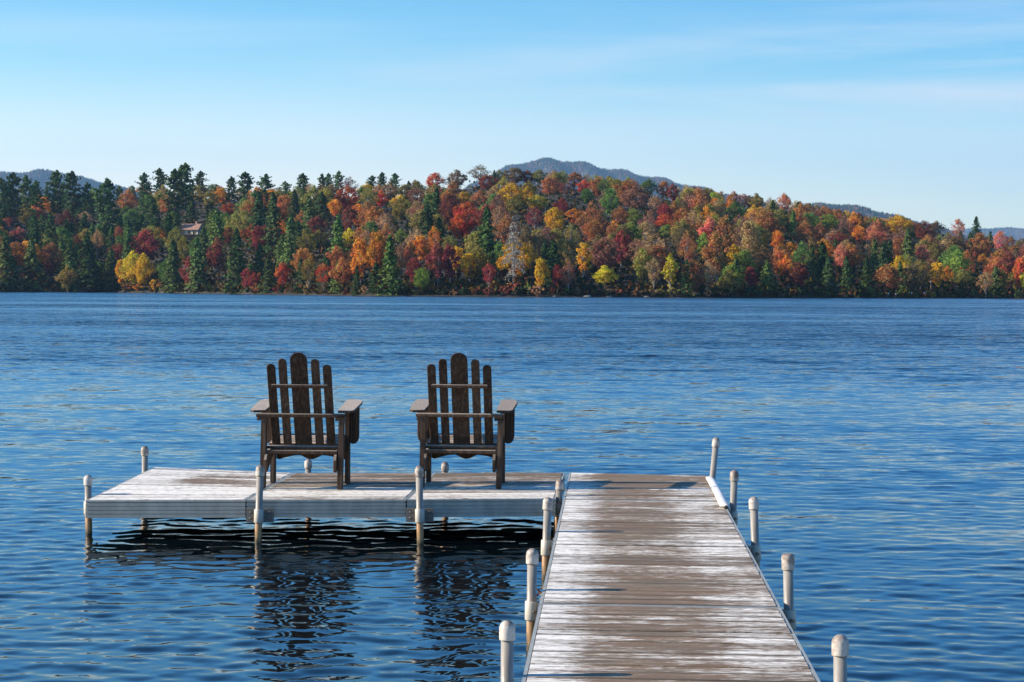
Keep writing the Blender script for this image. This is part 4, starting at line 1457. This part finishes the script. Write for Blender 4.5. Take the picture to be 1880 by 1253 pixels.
def make_chair(loc, rz, label):
    e = empty("adirondack_chair", loc, rz)
    tag(e, label, "chair", "adirondack chairs facing the lake")
    m = M['chair']
    yf = lambda z: .125 - (z - .30) * math.tan(math.radians(22.5))
    tops = [(-.223, .068, 1.004), (-.130, .066, 1.047), (0, .136, 1.097), (.130, .066, 1.045), (.223, .068, 1.0)]
    for x, w, z1 in tops:
        b = MB(); rslat(b, x, w, .292, z1, yf); b.build("back_slat", m, e)
    b = MB()
    yu = yf(.825)
    b.box(-.226, .226, yu - .042, yu - .001, .810, .840, .006); b.build("upper_back_rail", m, e)
    b = MB()
    b.box(-.356, .356, -.062, .004, .572, .603, .006)
    b.build("arm_rail", m, e)
    for s in (-1, 1):
        b = MB(); b.box(min(s * .275, s * .352), max(s * .275, s * .352), -.050, .012, .546, .5715, .004); b.build("rail_block", m, e)
    for s in (-1, 1):
        # rear leg, slightly splayed
        b = MB()
        Sh = Matrix(((1, 0, .022 * s * -1 if s < 0 else .022, 0), (0, 1, 0, 0), (0, 0, 1, 0), (0, 0, 0, 1)))
        b.box(s * .3105 - .020, s * .3105 + .020, -.045, .030, 0, .5455, .004, Sh)
        b.build("leg", m, e)
        b = MB(); b.box(s * .308 - .0175, s * .308 + .0175, .415, .500, 0, .630, .004); b.build("leg", m, e)
        # seat stringer with a tail
        b = MB()
        poly = [(.480, .372), (.30, .347), (.05, .302), (-.045, .275), (-.085, .235), (-.085, .150), (-.045, .135), (.02, .165), (.18, .235), (.35, .262), (.480, .262)]
        x0 = s * .2775
        b.prism(poly, 'x', x0 - .0125, x0 + .0125, .003)
        b.build("seat_stringer", m, e)
        # arm
        b = MB()
        ang = math.atan2(.055, .55)
        T = Matrix.Translation((0, 0, .608)) @ Matrix.Rotation(ang, 4, 'X')
        out = [(.290, .0), (.385, -.02), (.418, .03), (.432, .40), (.425, .50), (.400, .565), (.31, .565), (.285, .52), (.285, .20)]
        if s < 0: out = [(-x, y) for x, y in out][::-1]
        b.prism(out, 'z', 0, .020, .004, T)
        b.build("armrest", m, e)
        # arm bracket, outside the front leg
        b = MB()
        br = [(.3265, .625), (.3265, .335), (.35, .325), (.378, .332), (.395, .352), (.403, .385), (.405, .625)]
        if s < 0: br = [(-x, z) for x, z in br][::-1]
        b.prism(br, 'y', .440, .470, .004)
        b.build("arm_bracket", m, e)
    # seat slats
    ys_ = [.012 + i * .0635 for i in range(8)]
    for i, y0 in enumerate(ys_):
        z = .313 + y0 * .135
        b = MB()
        T = Matrix.Translation((0, y0, z)) @ Matrix.Rotation(math.radians(7.7), 4, 'X')
        if y0 < .17 and y0 + .055 > .05:
            continue_y = True
        if .06 < y0 + .02 < .135: continue          # the back passes through here
        b.box(-.2885, .2885, 0, .055, 0, .021, .005, T)
        b.build("seat_slat", m, e)
    b = MB(); b.box(-.289, .289, -.040, .006, .279, .3095, .005); b.build("seat_rail", m, e)
    b = MB()
    ap = [(-.290, .366), (.290, .366), (.290, .195), (.262, .188)]
    for k in range(1, 8):
        t = k / 8
        ap.append((.262 - t * .170, .188 + .036 * math.sin(t * math.pi / 2)))
    for k in range(0, 13):
        t = k / 12
        x = .092 - t * .184
        ap.append((x, .224 - .034 * (math.sin(t * math.pi) ** 1.3)))
    for k in range(1, 8):
        t = k / 8
        ap.append((-.092 - t * .170, .188 + .036 * math.cos(t * math.pi / 2)))
    ap += [(-.262, .188), (-.290, .195)]
    b.prism(ap, 'y', .5005, .5225, .003)
    b.build("apron", m, e)
    return e

p = at(553.5, 897.5, .319)
make_chair(p, math.radians(-2.8), "left dark weathered wooden adirondack chair on the platform's middle section")
p = at(845, 896.2, .320)
make_chair(p, math.radians(-4.0), "right dark weathered wooden adirondack chair, nearer the walkway")

# ------------------------------------------------------------------ haze
def haze():
    b = MB()
    x, y0, y1, z0, z1 = 20000, -80, 18500, -5, 1300
    b.add([(-x, y0, z0), (x, y0, z0), (x, y1, z0), (-x, y1, z0), (-x, y0, z1), (x, y0, z1), (x, y1, z1), (-x, y1, z1)],
          [(0, 3, 2, 1), (4, 5, 6, 7), (0, 1, 5, 4), (1, 2, 6, 5), (2, 3, 7, 6), (3, 0, 4, 7)])
    m = bpy.data.materials.new("haze")
    m.use_nodes = True
    nt = m.node_tree
    nt.nodes.clear()
    out = nt.nodes.new("ShaderNodeOutputMaterial")
    v = nt.nodes.new("ShaderNodeVolumePrincipled")
    v.inputs["Color"].default_value = (0.36, 0.64, 0.98, 1)
    v.inputs["Density"].default_value = 0.000045
    v.inputs["Anisotropy"].default_value = 0.2
    nt.links.new(v.outputs[0], out.inputs["Volume"])
    o = b.build("haze", m)
    tag(o, "thin blue autumn haze between the dock and the far hills", "haze", kind="stuff")
haze()
